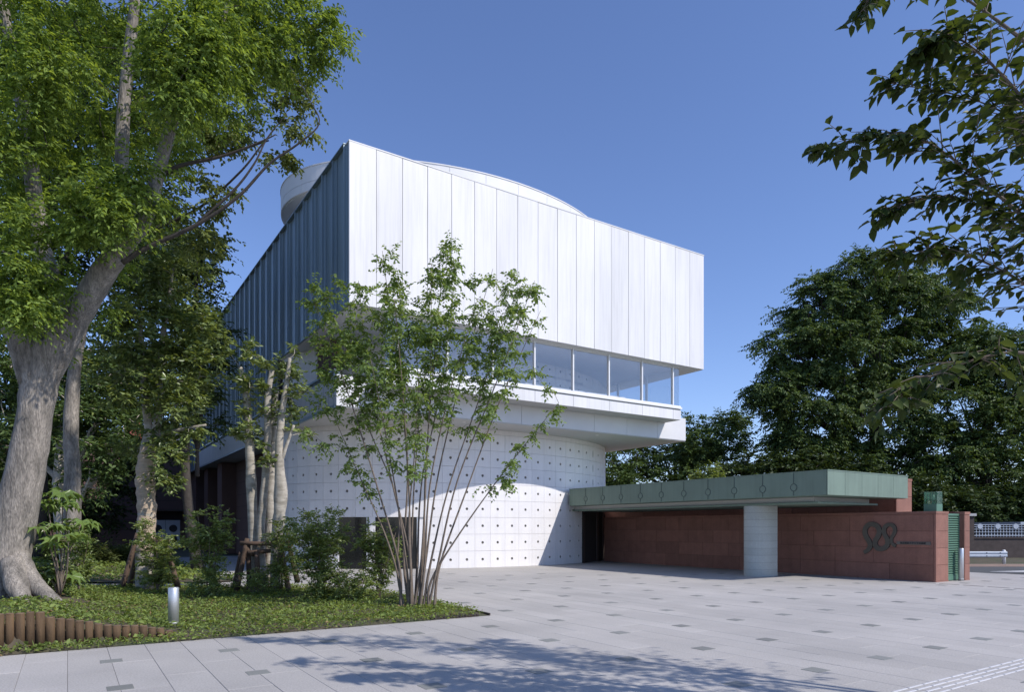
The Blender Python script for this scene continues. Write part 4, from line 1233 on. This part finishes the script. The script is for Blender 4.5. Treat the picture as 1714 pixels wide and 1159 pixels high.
shrub('shrub', 'soft grassy bush on the rear bed near the porthole door', 205, 958, 912, 130, 26.0, 16, 160, M['l_grass'], 0.18, 0.38, width=0.2)
shrub('shrub', 'low soft bush on the rear bed behind the zelkova trunk', 120, 962, 912, 100, 25.0, 12, 90, M['l_grass'], 0.18, 0.38, width=0.2)

# fatsia with large lobed leaves, each leaf a part
fY = 12.0
fb_ = at(100, 1000, fY)
fat = thing('fatsia', 'big-leaved fatsia plant with shiny lobed leaves beside the zelkova trunk', 'shrub', fb_)
fst = MB()
heads = [(80, 850), (112, 848), (138, 878), (95, 888), (75, 888), (102, 832), (120, 908), (86, 915), (78, 960), (105, 968)]
lobes = []
nlobe = 7
vs = [(0, 0, 0)]; fs = []
for k in range(nlobe):
    a = R(-115 + 230 * k / (nlobe - 1)); ln = 0.17 * (1 - 0.25 * abs(k - 3) / 3)
    a0, a1 = a - R(11), a + R(11)
    i = len(vs)
    vs += [(math.sin(a0) * ln * 0.62, math.cos(a0) * ln * 0.62, 0.012), (math.sin(a) * ln, math.cos(a) * ln, -0.035), (math.sin(a1) * ln * 0.62, math.cos(a1) * ln * 0.62, 0.012), (math.sin(a) * ln * 0.55, math.cos(a) * ln * 0.55, -0.004)]
    fs += [(0, i, i + 3), (i, i + 1, i + 3), (i + 3, i + 1, i + 2), (0, i + 3, i + 2)]
    if k: fs.append((0, i - 2, i))
flm = MB().add(vs, fs).mesh('leaf', M['l_fatsia'], smooth=False)
for hx, hy in heads:
    h = at(hx + rng.normal() * 3, hy, fY + rng.normal() * 0.15)
    fst.tube(smooth_path([fb_, fb_ * 0.5 + h * 0.5 + rng.normal(size=3) * 0.04, h], 7), [0.014, 0.01], 6)
    for k in range(7):
        a = 2 * math.pi * k / 7 + rng.random()
        pl = 0.10 + 0.10 * rng.random()
        d = np.array([math.cos(a), math.sin(a), 0.35])
        e = h + d * pl + np.array([0, 0, rng.normal() * 0.03])
        fst.tube([h, (h + e) / 2 + np.array([0, 0, 0.02]), e], [0.004, 0.003], 4, cap=False)
        Mx = Matrix.Translation(Vector(e)) @ Matrix.Rotation(a - math.pi / 2, 4, 'Z') @ Matrix.Rotation(-0.35 + rng.normal() * 0.25, 4, 'X') @ Matrix.Rotation(rng.normal() * 0.25, 4, 'Y') @ Matrix.Scale(1.15 + 0.5 * rng.random(), 4)
        link('leaf', flm, fat, Mx)
part('stem', fst, M['stem'], fat, smooth=True)


def simple_tree(name, label, x, ybase, Y, ms, leaf, ll, cr, tr, ntw=9, nl=8, group=None, width=0.5, droop=0.2, bark='bark_d', zbase=0.0, dens=1.0, flat=0.6, lean=0.0):
    b = at(x, HZ, Y); b[2] = zbase
    top = min(m[1] for m in ms)
    tp = at(x + lean, top + 30, Y)
    lim = [([b, b * 0.6 + tp * 0.4 + rng.normal(size=3) * 0.2, tp], [tr, tr * 0.75, tr * 0.2])]
    for m in ms[:8]:
        c = at(m[0], m[1], m[2])
        a = b + (tp - b) * np.clip((c[2] - b[2]) / max(1, tp[2] - b[2]) * 0.62, 0.15, 0.8)
        lim.append(([a, a * 0.5 + c * 0.5 + np.array([0, 0, -0.03]) * np.linalg.norm(c - a), c], [tr * 0.42, tr * 0.28, tr * 0.10]))
    return grow_tree(name, label, b, lim, ms, M[bark], leaf, ll, cr, ntw=ntw, nl=nl, width=width, droop=droop, twig_r=tr * 0.10, seg=10, group=group, dens=dens, flat=flat, wob=0.03)


# trees behind on the left
G = 'trees behind the planting beds'
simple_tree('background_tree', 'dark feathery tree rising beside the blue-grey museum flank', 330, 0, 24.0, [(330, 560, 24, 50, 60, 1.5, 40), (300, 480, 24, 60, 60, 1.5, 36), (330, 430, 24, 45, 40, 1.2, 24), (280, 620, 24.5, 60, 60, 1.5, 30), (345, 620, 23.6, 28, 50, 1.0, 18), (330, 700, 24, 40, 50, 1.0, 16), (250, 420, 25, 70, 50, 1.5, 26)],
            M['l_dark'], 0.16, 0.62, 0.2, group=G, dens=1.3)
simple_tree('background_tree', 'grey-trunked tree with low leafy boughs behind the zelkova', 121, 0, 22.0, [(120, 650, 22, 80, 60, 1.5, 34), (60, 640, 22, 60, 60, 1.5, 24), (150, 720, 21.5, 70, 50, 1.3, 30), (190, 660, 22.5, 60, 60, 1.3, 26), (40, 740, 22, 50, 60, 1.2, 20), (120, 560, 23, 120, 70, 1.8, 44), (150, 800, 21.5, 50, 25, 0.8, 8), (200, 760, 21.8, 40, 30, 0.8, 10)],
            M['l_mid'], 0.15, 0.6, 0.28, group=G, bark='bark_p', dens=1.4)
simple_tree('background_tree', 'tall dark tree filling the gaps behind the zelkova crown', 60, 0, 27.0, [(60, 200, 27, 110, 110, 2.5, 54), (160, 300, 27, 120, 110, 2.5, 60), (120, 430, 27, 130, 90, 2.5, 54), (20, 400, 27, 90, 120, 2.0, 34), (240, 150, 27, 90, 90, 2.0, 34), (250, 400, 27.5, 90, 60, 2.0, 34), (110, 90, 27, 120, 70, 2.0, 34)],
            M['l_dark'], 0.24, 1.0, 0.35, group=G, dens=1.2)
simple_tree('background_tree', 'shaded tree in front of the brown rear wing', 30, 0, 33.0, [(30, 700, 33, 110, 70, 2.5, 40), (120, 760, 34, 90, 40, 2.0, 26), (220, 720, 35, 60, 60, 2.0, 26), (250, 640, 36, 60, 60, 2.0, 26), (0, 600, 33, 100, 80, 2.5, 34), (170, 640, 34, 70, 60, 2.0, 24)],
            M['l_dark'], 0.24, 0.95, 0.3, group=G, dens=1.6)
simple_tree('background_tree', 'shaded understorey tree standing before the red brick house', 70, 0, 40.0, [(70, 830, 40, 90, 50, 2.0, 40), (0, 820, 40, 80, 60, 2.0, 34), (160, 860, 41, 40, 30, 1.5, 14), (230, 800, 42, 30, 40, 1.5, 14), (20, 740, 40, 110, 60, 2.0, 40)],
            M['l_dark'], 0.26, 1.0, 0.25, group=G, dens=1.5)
# red brick house glimpsed between the trunks
hs = thing('brick_house', 'red brick house glimpsed between trunks behind the rear wing', 'house', (-34, 64, 0))
part('wall', MB().box(-44, -31.2, 61, 72, 0, 7.4), M['brick'], hs)
rf = part('roof', MB().add([(-44.6, 60.5, 7.4), (-30.8, 60.5, 7.4), (-30.8, 72.5, 7.4), (-44.6, 72.5, 7.4), (-44.6, 66.5, 11), (-30.8, 66.5, 11)], [(0, 1, 5, 4), (2, 3, 4, 5), (1, 2, 5), (3, 0, 4), (3, 2, 1, 0)]), M['roof'], hs)
part('chimney', MB().box(-36.5, -35.6, 64, 65, 9, 12.2), M['brick'], rf)
for xx in (-42, -39, -36, -33):
    for zz in (1.2, 4.4):
        wi = part('window', MB().box(xx - 0.5, xx + 0.5, 60.94, 61.0, zz, zz + 1.7), M['white_metal'], hs)
        part('pane', MB().box(xx - 0.42, xx + 0.42, 60.92, 60.94, zz + 0.08, zz + 1.62), M['dark_glass'], wi)

# ------------------------------------------------------------------ trees on the right
G2 = 'trees beyond the canopy'
BT = dict(leaf=M['l_mid'], ll=0.27, cr=1.05, group=G2)
simple_tree('broad_tree', 'tall broad dark green tree towering beyond the green canopy', 1470, 0, 46.0,
            [(1445, 480, 46, 90, 45, 3.0, 46), (1380, 520, 46, 75, 55, 3.0, 44), (1520, 510, 46, 90, 50, 3.0, 48), (1560, 470, 46, 50, 30, 2.0, 18), (1330, 590, 45.5, 60, 50, 2.5, 34), (1430, 590, 45, 100, 70, 3.0, 60),
             (1300, 660, 45, 45, 40, 2.0, 26), (1360, 690, 45, 90, 70, 3.0, 50), (1480, 690, 45, 100, 70, 3.0, 54), (1560, 600, 46, 80, 60, 3.0, 44), (1320, 770, 45, 60, 50, 2.5, 30), (1420, 790, 45, 90, 50, 3.0, 40), (1520, 790, 45, 80, 50, 3.0, 34), (1600, 520, 46, 40, 26, 1.6, 10), (1440, 440, 46, 30, 18, 1.2, 7)],
            M['l_mid'], 0.21, 1.15, 0.55, ntw=17, nl=14, group=G2, droop=0.55, flat=0.4, dens=1.3)
simple_tree('background_tree', 'rounded tree standing to the side of the tall broad tree', 1650, 0, 44.0,
            [(1640, 590, 44, 80, 45, 2.5, 40), (1690, 620, 44, 70, 60, 2.5, 34), (1610, 680, 43.5, 80, 60, 2.5, 44), (1690, 720, 43, 70, 60, 2.5, 40), (1580, 760, 43, 70, 50, 2.0, 36), (1650, 790, 43, 80, 50, 2.0, 40), (1740, 680, 44, 70, 80, 2.5, 30)],
            M['l_mid'], 0.21, 1.05, 0.45, ntw=15, nl=13, group=G2, droop=0.4, flat=0.45, dens=1.3)
simple_tree('background_tree', 'low spreading tree behind the drum and the canopy', 1130, 0, 47.0,
            [(1050, 770, 47, 50, 28, 2.5, 34), (1110, 760, 47, 50, 30, 2.5, 34), (1165, 740, 47, 45, 30, 2.5, 30), (1215, 735, 47, 40, 35, 2.5, 28), (1080, 810, 46, 80, 25, 2.0, 40), (1180, 790, 46, 70, 35, 2.0, 40), (1020, 800, 46, 40, 30, 2.0, 20)],
            M['l_mid'], 0.24, 0.95, 0.35, ntw=11, nl=8, group=G2)
simple_tree('background_tree', 'spiky topped tree showing past the corner of the lower slab', 1140, 0, 58.0,
            [(1140, 720, 58, 14, 24, 1.0, 14), (1200, 715, 58, 40, 22, 2.0, 24), (1240, 705, 58, 25, 20, 1.5, 14), (1150, 760, 58, 50, 30, 2.0, 24)],
            M['l_mid'], 0.26, 0.9, 0.35, ntw=9, nl=8, group=G2)
simple_tree('background_tree', 'dense shaded tree closing the view behind the ironwork fence', 1640, 0, 40.0,
            [(1600, 850, 40, 70, 35, 1.5, 44), (1670, 850, 40, 60, 35, 1.5, 40), (1730, 840, 40, 50, 50, 1.5, 30), (1560, 860, 40, 60, 25, 1.5, 30), (1640, 890, 40, 80, 20, 1.2, 30), (1540, 830, 40, 50, 30, 1.5, 26)],
            M['l_dark'], 0.24, 0.9, 0.3, ntw=14, nl=10, group=G2, dens=1.5)
simple_tree('background_tree', 'dense low tree right behind the roof of the green canopy', 1330, 0, 42.0,
            [(1280, 800, 42, 60, 40, 1.5, 40), (1360, 800, 42, 70, 40, 1.5, 44), (1440, 810, 42, 70, 40, 1.5, 40), (1230, 810, 42, 50, 35, 1.5, 30), (1480, 830, 41, 60, 30, 1.5, 30)],
            M['l_dark'], 0.24, 0.9, 0.3, ntw=13, nl=9, group=G2, dens=1.4)
simple_tree('young_tree', 'bright young tree top peeping over the green canopy', 1188, 0, 34.0, [(1185, 793, 34, 20, 13, 0.5, 14), (1200, 800, 34, 22, 8, 0.4, 8), (1170, 803, 34, 16, 6, 0.4, 6)], M['l_bush'], 0.14, 0.4, 0.07, ntw=8, nl=8)

# ------------------------------------------------------------------ near tree at the right whose boughs hang into view
nb = np.array([8.2, 3.6, 0.0])
nt_ = thing('near_tree', 'leafy tree beside the viewer with boughs hanging over the plaza', 'tree', nb)
lm = [([nb, nb + [-0.1, 0.1, 1.5], nb + [-0.3, 0.2, 3.0]], [0.24, 0.19, 0.16])]
F0 = nb + [-0.3, 0.2, 3.0]
bough = [
    [F0, at(2050, 560, 4.6), at(1800, 430, 4.9), at(1650, 310, 5.0), at(1530, 230, 5.1), at(1390, 245, 5.1)],
    [F0, at(2000, 480, 4.5), at(1800, 300, 4.7), at(1700, 150, 4.8), at(1600, 60, 4.8), at(1560, 75, 4.8)],
    [F0, at(2100, 650, 4.8), at(1850, 560, 5.0), at(1690, 460, 5.0), at(1590, 420, 5.0), at(1500, 425, 5.0)],
    [F0, at(2050, 760, 4.2), at(1850, 640, 4.4), at(1700, 590, 4.5), at(1560, 630, 4.5), at(1490, 680, 4.5)],
    [F0, at(2000, 400, 4.8), at(1800, 150, 5.0), at(1650, 20, 5.2), at(1500, -60, 5.3), at(1445, 15, 5.3)],
    [F0, nb + [-1.2, 1.2, 4.6], nb + [-2.2, 1.8, 5.8], nb + [-3.6, 2.4, 6.6], nb + [-5.0, 2.6, 7.0]],
    [F0, nb + [-0.8, 1.2, 5.0], nb + [-1.4, 1.9, 6.6], nb + [-2.6, 2.3, 7.8], nb + [-4.2, 2.2, 8.4]],
    [F0, nb + [-1.0, 0.6, 4.6], nb + [-2.2, 1.4, 5.2], nb + [-2.8, 2.2, 5.5], nb + [-3.2, 3.2, 5.7]],
    [F0, nb + [0.5, -0.6, 4.8], nb + [1.2, -1.5, 5.6], nb + [2.0, -2.2, 6.2]],
    [F0, nb + [0.2, -0.8, 5.0], nb + [0.2, -1.8, 6.4], nb + [0.0, -2.6, 7.8]],
    [F0, at(2020, 430, 4.9), at(1850, 330, 5.2), at(1760, 240, 5.3), at(1640, 170, 5.4), at(1500, 140, 5.5)],
    [F0, at(2020, 600, 4.9), at(1830, 480, 5.1), at(1720, 390, 5.2), at(1600, 330, 5.3), at(1490, 350, 5.4)],
]
tr_, bt = MB(), MB()
p0 = smooth_path(lm[0][0], 14)
tr_.tube(p0, lm[0][1], 14, wob=0.03)
part('trunk', tr_, M['bark'], nt_, smooth=True)
Pb, Dl, base_n = [], [], []
fillC = []
for k, bgh in enumerate(bough):
    p = smooth_path(bgh, 26)
    bt.tube(p, [0.075, 0.04, 0.02, 0.010, 0.005, 0.003], 7, cap=False)
    inview = k in (0, 1, 2, 3, 4, 10, 11)
    for i in range(8 if inview else 6, 26):
        f = i / 25
        ntw = 5 if inview else 6
        if k in (3, 4): ntw = 3 if i > 14 else 1
        for _ in range(ntw):
            ln = (0.16 + 0.55 * rng.random()) * (1.15 - f) + 0.08
            dv = p[min(25, i + 1)] - p[i - 1]; dv = dv / np.linalg.norm(dv)
            d = dv * 0.7 + rng.normal(size=3) * np.array([0.6, 0.7, 0.35]); d[2] -= 0.1; d /= np.linalg.norm(d)
            e = p[i] + d * ln * (1.0 if inview else 1.7)
            bt.tube([p[i], (p[i] + e) / 2 + [0, 0, 0.02], e], [0.005, 0.002], 4, cap=False)
            nlf = 5 if inview else 8
            for q in range(nlf):
                tt = (q + 1) / nlf
                sdir = np.cross(d, [0, 0, 1.0]); sdir /= np.linalg.norm(sdir) + 1e-6
                L = d * 0.55 + sdir * (1 if q % 2 else -1) * 0.7 + rng.normal(size=3) * 0.22 + np.array([0, 0, -0.35])
                Pb.append(p[i] + (e - p[i]) * tt); Dl.append(L); base_n.append(1 if inview else 0)
part('branches', bt, M['stem'], nt_, smooth=True, kind='stuff')
Pb, Dl, base_n = np.array(Pb), np.array(Dl), np.array(base_n)
Nn = rng.normal(size=(len(Pb), 3)) * 0.4; Nn[:, 2] = 1
Ls = 0.080 + 0.045 * rng.random(len(Pb))
pxs = CX + FPX * Pb[:, 0] / Pb[:, 1]; pys = HZ - FPX * (Pb[:, 2] - EYE) / Pb[:, 1]
seen = np.where((pxs < 1714) & (pxs > 0) & (pys > 0) & (pys < 1159))[0]
sel = rng.permutation(seen)[:296]
isel = np.zeros(len(Pb), bool); isel[sel] = True
V, tri = leaf_geo(Pb[~isel], Dl[~isel], Nn[~isel], Ls[~isel], 0.56, big=True)
link('foliage', fast_mesh('foliage', V - nb, 0, M['l_near'], tri), nt_, MW[nt_.name])['kind'] = 'stuff'
V1_, tri1 = leaf_geo(np.zeros((1, 3)), np.array([[0, 1.0, 0]]), np.array([[0, 0, 1.0]]), 1.0, 0.56, big=True)
lme = fast_mesh('leaf', V1_, 0, M['l_near'], tri1)
for i in sel:
    d = Vector(Dl[i]).normalized(); nrm = Vector(Nn[i]); s_ = d.cross(nrm).normalized(); nrm = s_.cross(d)
    Mx = Matrix(((s_.x, d.x, nrm.x, Pb[i][0]), (s_.y, d.y, nrm.y, Pb[i][1]), (s_.z, d.z, nrm.z, Pb[i][2]), (0, 0, 0, 1))) @ Matrix.Scale(Ls[i], 4)
    link('leaf', lme, nt_, Mx)
